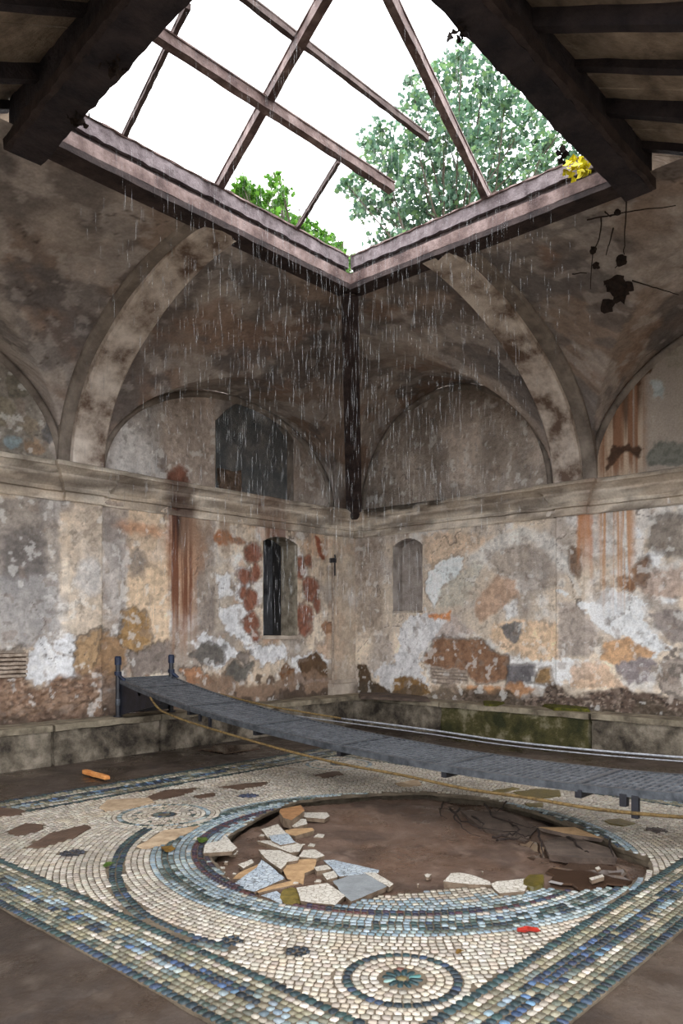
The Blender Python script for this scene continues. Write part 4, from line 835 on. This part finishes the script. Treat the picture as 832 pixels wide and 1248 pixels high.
small_leaf(560, 1161, .025, M['dead'], 'brown fallen leaf beside the front roundel'); small_leaf(246, 1024, .07, M['green'], 'dark green leaf lying across the blue ring', rot=1.); small_leaf(204, 1035, .08, M['dead'], 'olive withered leaf on the left of the ring', rot=1.2)
a, b = on_z(103, 939, .03), on_z(131, 947, .03)
mb = MB(); mb.bar((*a, .02), (*b, .02), .07, .045, seg=6, jag=.004); tag(mb.build('wooden_stick', M['stick'], bevel=.012, loc=(*a, 0)), 'short bright orange wooden stick on the wet earth floor', 'stick')
# ---- hanging gangway
GX0, GX1 = -4.865, -4.07
_y = np.array([-.3, -1., -1.97, -2.77, -4.18, -5., -5.83, -6.54, -7.25, -9.3]); _z = np.array([.906, .78, .613, .551, .447, .391, .386, .402, .44, .76])+.04
_pc = np.polyfit(_y, _z, 4); gz = lambda y: float(np.polyval(_pc, y))
GY0, GY1 = -.28, -9.4
G = empty('gangway', (-4.47, -4.8, 0)); tag(G, 'long sagging grey metal gangway crossing above the mosaic', 'gangway')
ysamp = [GY0+(GY1-GY0)*k/80 for k in range(81)]
for x, s in ((GX0, -1), (GX1, 1)):
    mb = MB(); v = []
    for y in ysamp: z = gz(y); v += [(x-.018, y, z-.045), (x+.018, y, z-.045), (x+.018, y, z+.01), (x-.018, y, z+.01)]
    mb.add(v, [(0, 1, 2, 3), (320, 321, 322, 323)]+[(i*4+k, i*4+(k+1) % 4, i*4+4+(k+1) % 4, i*4+4+k) for i in range(80) for k in range(4)]); mb.build('side_rail', M['rail'], G)
seams = [GY0, -.75, -1.75, -2.9, -4.1, -5.3, -6.5, -7.7, -9.4]
for i in range(len(seams)-1):
    y0, y1 = seams[i]-.012, seams[i+1]+.012; mb = MB(); n = int((y0-y1)/.06)
    for k in range(n):
        y = y0+(y1-y0)*(k+.5)/n; z = gz(y)-.002; dz = gz(y-.01)-gz(y)
        mb.bar((GX0+.02, y, z), (GX1-.02, y, z), .024, .016, (0, dz*100, 1))
    for q in range(7):
        x = GX0+.06+q*(GX1-GX0-.12)/6; m_ = 8
        for k in range(m_): ya, yb = y0+(y1-y0)*k/m_, y0+(y1-y0)*(k+1)/m_; mb.bar((x, ya, gz(ya)-.004), (x, yb, gz(yb)-.004), .008, .018)
    dp = mb.build('deck_panel', M['grate'], G)
    mb = MB(); m_ = 10  # dark sheet added under the slats so the gaps look dark
    for k in range(m_): ya, yb = y0+(y1-y0)*k/m_, y0+(y1-y0)*(k+1)/m_; mb.bar(((GX0+GX1)/2, ya, gz(ya)-.022), ((GX0+GX1)/2, yb, gz(yb)-.022), GX1-GX0-.04, .006)
    mb.build('dark_backing', M['plate'], dp)
    mb = MB(); mb.bar((GX0, seams[i], gz(seams[i])+.004), (GX1, seams[i], gz(seams[i])+.004), .03, .022, jag=0); mb.build('seam_bar', M['rail'], G)
for y in seams[1:-1]:
    mb = MB(); mb.bar((GX0, y, gz(y)-.07), (GX1, y, gz(y)-.07), .05, .05); mb.build('cross_beam', M['black'], G)
for px_ in (775,):
    y = on_x(px_, 968, GX0)[0]
    mb = MB(); mb.box(GX0-.03, GX0+.01, y-.025, y+.025, gz(y)-.19, gz(y)-.03); mb.box(GX0-.03, GX0+.03, y-.01+.07, y+.11, gz(y)-.12, gz(y)-.03); mb.build('hanger', M['black'], G, bevel=.004)
for px_, dz in ((708, .07), (245, .12), (257, .15)):
    y = on_x(px_, 950, GX0)[0]; mb = MB(); mb.box(GX0-.03, GX0+.0, y-.015, y+.015, gz(y)-dz, gz(y)-.03); mb.build('hanger', M['black'], G)
for (px_, py_, ztop, zbot, xx, yy) in ((145, 0, 1.235, .47, GX0-.02, -.3), (210, 0, 1.235, .47, GX1, -.3)):
    mb = MB(); mb.tube([(xx, yy, zbot), (xx, yy, zbot+.02), (xx, yy, zbot+.021), (xx, yy, ztop)], [.06, .06, .032, .032], 14); p = mb.build('post', M['black'], G)
    mb = MB(); mb.tube([(xx, yy, ztop-.1), (xx, yy, ztop-.005), (xx, yy, ztop+.012)], [.043, .043, .03], 14); mb.build('post_cap', M['blue'], p)
    mb = MB(); mb.tube([(xx, yy, 1.0), (xx, yy, 1.05)], .045, 12); mb.tube([(xx+.0, yy-.02, 1.0), (xx+.05, yy-.08, .93)], .025, 8); mb.build('clamp', M['blue'], p)
    mb = MB(); mb.tube([(xx, yy, .62), (xx, yy, .66), (xx, yy, .665), (xx, yy, .7)], [.036, .036, .034, .034], 12); mb.build('collar', M['rail'], p)
mb = MB(); k = MB()  # black sheet standing in for the shade under the deck end
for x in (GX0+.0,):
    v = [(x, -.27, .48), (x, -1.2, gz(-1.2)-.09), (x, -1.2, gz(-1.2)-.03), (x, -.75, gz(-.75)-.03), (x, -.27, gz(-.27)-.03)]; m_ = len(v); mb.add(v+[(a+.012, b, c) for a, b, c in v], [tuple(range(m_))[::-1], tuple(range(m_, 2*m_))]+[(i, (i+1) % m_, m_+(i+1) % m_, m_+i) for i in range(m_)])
mb.build('shade_end_plate', M['black'], G)
mb = MB(); mb.bar((GX0, -.27, .69), (GX1, -.27, .69), .02, .36, (0, 0, 1)); mb.build('shade_back_plate', M['black'], G)  # second black sheet, closing off the same shade at the wall
def hang(name, pts, plane, r, mat, label, cat):
    P3 = []
    for px_, py_ in pts: y, z = on_x(px_, py_, plane); P3.append(Vector((plane, y, z)))
    out = []
    for i in range(len(P3)-1):                # Catmull-Rom through the measured points
        a, b, c, d = P3[max(i-1, 0)], P3[i], P3[i+1], P3[min(i+2, len(P3)-1)]
        for k in range(8): t = k/8; out.append(.5*((2*b)+(c-a)*t+(2*a-5*b+4*c-d)*t*t+(3*b-a-3*c+d)*t**3))
    out.append(P3[-1]); mb = MB(); mb.tube(out, r, 8); return tag(mb.build(name, mat, smooth_=True), label, cat)
hang('rope', [(183, 850), (190, 860), (200, 868), (225, 878), (250, 886), (300, 901), (350, 915), (416, 931), (491, 945), (566, 961), (641, 972), (726, 986), (832, 996), (960, 1003), (1354, 985)], GX0-.045, .013, M['rope'], 'slack brown rope hanging along the near edge of the gangway', 'rope')
hang('rope', [(212, 829), (224, 832), (245, 840), (280, 849), (325, 860), (370, 868), (416, 875.5)], GX1+.03, .011, M['rope'], 'tan rope running from the farther gangway post toward the corner', 'rope')
hang('steel_cable', [(416, 875.5), (520, 889), (616, 903), (720, 914), (832, 923), (950, 930), (1341, 940)], GX1+.03, .009, M['cable'], 'upper bright steel cable on the far side of the gangway', 'cable')
hang('steel_cable', [(330, 868), (416, 880), (520, 894), (616, 908), (720, 919), (832, 928), (950, 936), (1341, 950)], GX1+.03, .006, M['cable'], 'lower thin steel cable on the far side of the gangway', 'cable')
# ---- pipe by the corner pier, lath vent at the left
px_ = on_y(405, 700, -.09)[0]
g = empty('wall_pipe', (px_, -.09, .47)); tag(g, 'thin pale vertical pipe with a black bracket on the corner pier', 'pipe')
mb = MB(); mb.tube([(px_, -.1, .6), (px_, -.1, 2.72)], .022, 8); mb.build('pipe', M['lath'], g); mb = MB(); mb.box(px_-.04, px_+.05, -.14, -.055, 2.72, 2.8); mb.box(px_+.02, px_+.05, -.12, -.055, 2.5, 2.72); mb.tube([(px_+.03, -.13, 2.8), (px_+.01, -.13, 2.86)], .015); mb.build('bracket', M['black'], g, bevel=.006)
g = empty('lath_vent', (-6.2, -.05, 1.2)); tag(g, 'pale horizontal lath vent low on the wall at the left edge', 'vent')
x0, x1 = on_y(-20, 810)[0], on_y(31, 810)[0]; z1, z0 = on_y(15, 796)[1], on_y(15, 826)[1]
mb = MB(); mb.box(x0, x1, -.012, .02, z0, z1); mb.build('backing', M['rubble'], g)
for k in range(6): mb = MB(); z = z0+(z1-z0)*(k+.5)/6; mb.bar((x0, -.03, z), (x1, -.03-.006*k % 3, z+random.uniform(-.004, .004)), .035, (z1-z0)/6*.62, seg=8, jag=.004); mb.build('lath', M['lath'], g)
# ---- steel strut from the cornice corner to the corner of the roof rim
mb = MB(); p, q = Vector((-.2, -.2, 3.62)), Vector((OX1+.02, OY1+.02, 5.72))
mb.bar(p, q, .05, .26, (0, 0, 1), w2=.04, h2=.2); mb.bar(p+Vector((0, 0, .12)), q+Vector((0, 0, .09)), .27, .03, w2=.2); mb.bar(p-Vector((0, 0, .12)), q-Vector((0, 0, .09)), .27, .03, w2=.2)

tag(mb.build('steel_strut', M['dark_rust']), 'dark riveted steel strut rising from the cornice corner to the roof rim', 'strut')
# ---- rim of the roof opening
def rim(name, a, b, inn, label):
    """stepped rusty steel section with a grey curb on top; inn points into the opening"""
    inn = Vector(inn); A, B = Vector(a), Vector(b); g = empty(name, A); tag(g, label, 'roof frame')
    def sec(nm, o0, o1, z0, z1, mat, jag=0, seg=1):
        mb = MB(); mid = (o0+o1)/2; mb.bar(A+inn*mid+Vector((0, 0, (z0+z1)/2)), B+inn*mid+Vector((0, 0, (z0+z1)/2)), abs(o1-o0), z1-z0, seg=seg, jag=jag); return mb.build(nm, mat, g)
    sec('web', -.2, -.08, -.02, .42, M['dark_rust']); sec('bottom_flange', -.07, .05, -.03, .03, M['dark_rust'], .004, 30); sec('lower_channel', -.04, .05, .032, .15, M['rust'], .004, 40)  # web and flanges darker than the channel: their shade put into the colour
    sec('upper_flange', -.1, .03, .152, .17, M['dark_rust']); sec('curb', -.2, -.04, .27, .41, M['curb'], .007, 50); sec('curb_lip', -.2, -.02, .405, .42, M['rust'], .007, 50)
rim('skylight_frame', (OX0-.2, OY1, H), (OX1+.02, OY1, H), (0, -1, 0), 'rusty stepped steel rim along the left edge of the roof opening')
rim('skylight_frame', (OX1, OY1+.02, H), (OX1, OY0-.2, H), (-1, 0, 0), 'rusty stepped steel rim along the right edge of the roof opening')
# great beams
def big(name, poly_, z0, z1, label):
    name_left = 'left' in label.split('on the ')[1][:5]
    g = empty(name, (poly_[0][0], poly_[0][1], z0)); tag(g, label, 'beam')
    mb = MB(); (p0, p1, wd) = poly_; p0 = Vector((*p0, (z0+z1)/2)); p1 = Vector((*p1, (z0+z1)/2)); mb.bar(p0, p1, wd, z1-z0, seg=46, jag=.009); mb.build('timber', M['beam'], g)
    mb = MB(); d = (p1-p0).normalized(); s = d.cross(Vector((0, 0, 1))); 
    for sgn in (1 if name_left else -1,): mb.bar(p0+s*sgn*(wd/2+.02)-Vector((0, 0, (z1-z0)/2-.05)), p1+s*sgn*(wd/2+.02)-Vector((0, 0, (z1-z0)/2-.05)), .05, .1, seg=50, jag=.008)
    mb.build('edge_batten', M['dark_rust'], g)
bigL = big('roof_beam', ((-7.22, -2.64), (-7.56, -6.6), .28), 5.6, 6.02, 'dark charred roof beam on the left of the roof opening')
big('roof_beam', ((-3.14, OY0-.2), (-8.2, OY0-.21), .24), 5.6, 6.02, 'dark charred roof beam on the right of the roof opening')
# bars across the opening
def on_plane(px_, py_, z): p = on_z(px_, py_, z); return Vector((p[0], p[1], z))
def ext(a, b, t0=0., t1=0.): d = b-a; return a-d*t0, b+d*t1
def bar_obj(name, p, q, w_, h_, label, mat='bar'):
    mb = MB(); mb.bar(p, q, w_, h_, seg=24, jag=.004); mb.bar(p+Vector((0, 0, h_/2+.008)), q+Vector((0, 0, h_/2+.008)), w_*1.25, .014); return tag(mb.build(name, M[mat]), label, 'bar', 'bars across the roof opening')
Z1, Z2, Z3 = 6.15, 6.06, 6.22
bar_obj('roof_bar', *ext(on_plane(255, 250, Z1), on_plane(395, 0, Z1), .02, .45), .07, .08, 'long rusty bar crossing the roof opening from its left rim upward', 'rust')
bar_obj('roof_bar', *ext(on_plane(190, 42, Z2), on_plane(477, 230, Z2), .08, 0), .08, .08, 'broken bar ending in mid air in the centre of the roof opening', 'rust')
bar_obj('roof_bar', *ext(on_plane(300, 0, Z3), on_plane(521, 170, Z3), .25, 0), .045, .045, 'thin grey bar ending in mid air in front of the tree')
bar_obj('roof_bar', *ext(on_plane(475, 0, Z1), on_plane(596, 248, Z1), .3, .02), .07, .08, 'long rusty bar standing on the right rim of the roof opening', 'rust')
bar_obj('roof_bar', on_plane(229, 8, Z1-.02), on_plane(151, 168, Z1-.02), .04, .03, 'thin loose bar at the far left of the roof opening')
bar_obj('roof_bar', on_plane(413, 197, Z1-.03), on_plane(356, 289, Z1-.03), .035, .03, 'short thin bar between the broken bar and the left rim')
# ragged moss and rags along the beam edges
def clump(p, r, n, mat, name, label, cat, seed=0, s=.03, col=None):
    rnd = random.Random(seed); mb = MB()
    for i in range(n):
        c = Vector(p)+Vector([rnd.gauss(0, r[k]/2) for k in range(3)]); R = s*rnd.uniform(.6, 1.3); a = Vector([rnd.uniform(-1, 1) for _ in range(3)]).normalized(); b = a.orthogonal().normalized(); d = a.cross(b)
        m_ = 7; mb.add([c+b*R*math.cos(6.283*k/m_)*(1 if k % 2 else .6)+d*R*math.sin(6.283*k/m_)*(1 if k % 2 else .6)+a*R*.2*(k % 2) for k in range(m_)], [tuple(range(m_))])
    o = mb.build(name, mat); return tag(o, label, cat)
for i, (px_, py_, lb_) in enumerate(((560, 40, 'black ragged moss hanging from the upper edge of the right beam'), (686, 190, 'black ragged moss on the right beam near its end'), (137, 80, 'dark tuft on the edge of the left beam, upper one'), (95, 146, 'dark tuft on the edge of the left beam, lower one'))):
    clump(on_plane(px_, py_, 5.58), (.07, .07, .05), 18, M['twig'], 'moss_tuft', lb_, 'moss', i)
clump(on_plane(705, 205, 5.95), (.12, .12, .08), 46, M['yellow'], 'leaf_sprig', 'bright yellow leaves at the right end of the roof rim', 'leaves', 9, .045)
# dry vine hanging over the right part of the vault
vine = empty('dead_vine', on_plane(735, 300, 5.4)); tag(vine, 'dead vine with dark withered leaves hanging on the vault at the right', 'vine')
def vault_hit(px_, py_):
    r = ray(px_, py_); t = 4.
    while t < 14:
        p = (CX+t*r[0], CY+t*r[1], EYE+t*r[2])
        if p[2] > float(vault_z(np.array([p[0]]), np.array([p[1]]))[0])-.05: break
        t += .02
    return Vector(p)
mb = MB()
for pth in ([(763, 240), (762, 270), (761, 300), (761, 312)], [(732, 265), (730, 290), (722, 310), (720, 335), (719, 355)], [(715, 268), (745, 262), (780, 256), (832, 250)], [(747, 278), (742, 298), (737, 313)], [(697, 334), (718, 332)], [(758, 315), (748, 330)], [(770, 342), (800, 351), (832, 361)], [(737, 258), (743, 264), (760, 258)]):
    pts = []
    for i in range(len(pth)-1):
        for k in range(6): t = k/6; a = pth[i]; b = pth[i+1]; pts.append(vault_hit(a[0]+(b[0]-a[0])*t+noise.noise(Vector((i+t, a[0], 0)))*3, a[1]+(b[1]-a[1])*t)+Vector((0, 0, noise.noise(Vector((t*3, i, a[0])))*.015)))
    mb.tube(pts, [.008*(1-.5*i/len(pts)) for i in range(len(pts))], 5)
mb.build('stem', M['twig'], vine)
for i, (px_, py_, rx) in enumerate(((752, 343, 9), (758, 352, 8), (749, 352, 8), (765, 349, 6), (755, 361, 8), (741, 371, 8), (757, 318, 6), (726, 324, 4), (722, 305, 3.5), (752, 258, 3.5), (740, 346, 4))):
    c = vault_hit(px_, py_); R = rx*(c-Vector((CX, CY, EYE))).length/F; n_ = (Vector((CX, CY, EYE))-c).normalized(); a_ = n_.orthogonal().normalized(); b_ = n_.cross(a_); c = c+n_*.02
    v = [c+a_*R*math.cos(6.283*k/14)*(1+.7*noise.noise(Vector((k*.61+.3, i*1.7, 0))))+b_*R*math.sin(6.283*k/14)*.9*(1+.7*noise.noise(Vector((k*.61+.3, i*1.7, 3))))-n_*.02*random.random() for k in range(14)]+[c+n_*.02]
    mb = MB(); mb.add(v, [(k, (k+1) % 14, 14) for k in range(14)]); mb.build('withered_leaf', M['twig'], vine)
# ---- trees beyond the roof
LEAF = np.array([(0, -.5), (.22, -.3), (.5, -.28), (.36, 0), (.42, .3), (.14, .24), (0, .55), (-.14, .24), (-.42, .3), (-.36, 0), (-.5, -.28), (-.22, -.3)])
def tree(name, blobs, D0, per, size, cols, label, base_px, seed, spread=1.6):
    rg = np.random.default_rng(seed); rnd = random.Random(seed); cents = []
    for (px_, py_, r) in blobs: 
        D = D0+rnd.uniform(-spread, spread); cents.append((at_depth(px_, py_, D), r*D/F))
    base = at_depth(base_px, 766, D0); base.z = -.35; g = empty(name, base); tag(g, label, 'tree')
    Vs, Cs = [], []
    for c, r in cents:
        n = int(per*(r/.4)**2)+20; m = max(3, n//5)
        tw = rg.normal(size=(m, 3)); tw /= np.linalg.norm(tw, axis=1)[:, None]; tw *= r*1.25*(rg.random((m, 1))**.5)
        pos = tw[rg.integers(0, m, n)]+rg.normal(size=(n, 3))*r*.22+np.array(c)
        nr = rg.normal(size=(n, 3))*.7+np.array([0, 0, .9]); nr /= np.linalg.norm(nr, axis=1)[:, None]
        a = np.cross(nr, rg.normal(size=(n, 3))); a /= np.linalg.norm(a, axis=1)[:, None]; b = np.cross(nr, a); s = size*rg.uniform(.6, 1.25, (n, 1, 1))
        V = pos[:, None]+s*(a[:, None]*LEAF[None, :, :1]+b[:, None]*LEAF[None, :, 1:]+nr[:, None]*np.abs(LEAF[None, :, :1])*.25); Vs.append(V.reshape(-1, 3))
        cc = np.array([lin(q) for q in cols])[rg.integers(0, len(cols), n)]*rg.uniform(.75, 1.25, (n, 1)); Cs.append(np.repeat(cc, 12, 0))
    V = np.concatenate(Vs); C = np.concatenate(Cs); n = len(V)//12
    np_mesh('foliage', V, np.arange(len(V)).reshape(n, 12), M['leaf'], C, smooth_=False, parent=g)
    top = sum((c for c, r in cents), Vector())/len(cents); tr = MB(); h0 = base.lerp(top, .62); tr.tube([base, base.lerp(top, .3)+Vector((.1, 0, 0)), h0, base.lerp(top, .95)], [D0*.011, D0*.008, D0*.006, D0*.003], 10); tr.build('trunk', M['bark'], g, smooth_=True)
    br = MB()
    for i, (c, r) in enumerate(cents):
        s = base.lerp(top, rnd.uniform(.55, .9)); mid = s.lerp(c, .5)+Vector((rnd.uniform(-.3, .3), rnd.uniform(-.3, .3), -.25)); br.tube([s, mid, c, c+(c-mid)*.35], [.04, .022, .012, .004], 5)
        for k in range(3): e = c+Vector([rnd.uniform(-1, 1) for _ in range(3)]).normalized()*r*.85; br.tube([mid.lerp(c, .6), e], [.008, .003], 4)
    br.build('branches', M['bark'], g)
tree('broadleaf_tree', [(562, 70, 13), (548, 88, 17), (528, 112, 20), (506, 128, 16), (500, 100, 9), (590, 98, 24), (615, 125, 22), (575, 140, 26), (540, 160, 26), (505, 170, 20), (485, 190, 16), (462, 165, 14), (450, 182, 13), (470, 205, 18), (440, 215, 13), (425, 228, 11), (448, 246, 17), (438, 262, 10), (478, 245, 20), (510, 215, 22), (545, 205, 24), (580, 180, 20), (606, 170, 20), (640, 150, 20), (665, 175, 14), (640, 195, 16), (600, 215, 26), (555, 240, 26), (515, 255, 22), (490, 275, 18), (465, 292, 14), (660, 205, 16), (690, 190, 12), (540, 270, 20), (580, 250, 20), (620, 235, 22), (650, 100, 22), (690, 150, 24), (720, 190, 20), (500, 300, 20), (560, 300, 24), (640, 270, 24)],
     20, 190, .145, [(84, 116, 90), (98, 132, 98), (74, 104, 86), (110, 142, 92), (90, 122, 102)], 'tall broadleaf tree seen through the right half of the roof opening', 575, 3)
tree('shrub_tree', [(296, 226, 10), (292, 240, 12), (306, 240, 12), (300, 252, 12), (318, 250, 12), (352, 268, 12), (366, 282, 12), (336, 222, 10), (326, 240, 10), (340, 250, 10), (312, 262, 13), (330, 272, 14), (345, 285, 14), (362, 292, 12), (380, 298, 12), (398, 305, 11), (412, 312, 9), (428, 320, 8), (375, 280, 10), (395, 295, 11), (410, 300, 8), (345, 240, 9), (290, 262, 8), (350, 310, 16), (390, 325, 16), (424, 335, 14), (300, 285, 14)],
     14, 520, .10, [(70, 118, 36), (88, 136, 44), (58, 100, 34), (104, 148, 56)], 'bright green bushy treetop beyond the left rim of the roof opening', 355, 5, .8)
# ---- rain falling through the opening
n = 5200; rx, ry, rz = rng.uniform(OX0+.1, OX1-.1, n), rng.uniform(OY0+.1, OY1-.1, n), rng.uniform(1.6, 8.5, n); L = rng.uniform(.08, .22, n); R = rng.uniform(.0007, .0012, n)
V = np.zeros((n, 5, 3)); 
for k in range(3): V[:, k, 0] = rx+R*math.cos(k*2.094); V[:, k, 1] = ry+R*math.sin(k*2.094); V[:, k, 2] = rz
V[:, 3] = np.stack([rx, ry, rz+L/2], 1); V[:, 4] = np.stack([rx, ry, rz-L/2], 1); b0 = np.arange(n)[:, None]*5
Fc = np.stack([b0+np.array([[a, b, c]]) for a, b, c in ((0, 1, 3), (1, 2, 3), (2, 0, 3), (1, 0, 4), (2, 1, 4), (0, 2, 4))], 1).reshape(-1, 3)
tag(np_mesh('rain', V.reshape(-1, 3), Fc, M['rain']), 'fine falling rain below the roof opening', 'rain', kind='stuff')
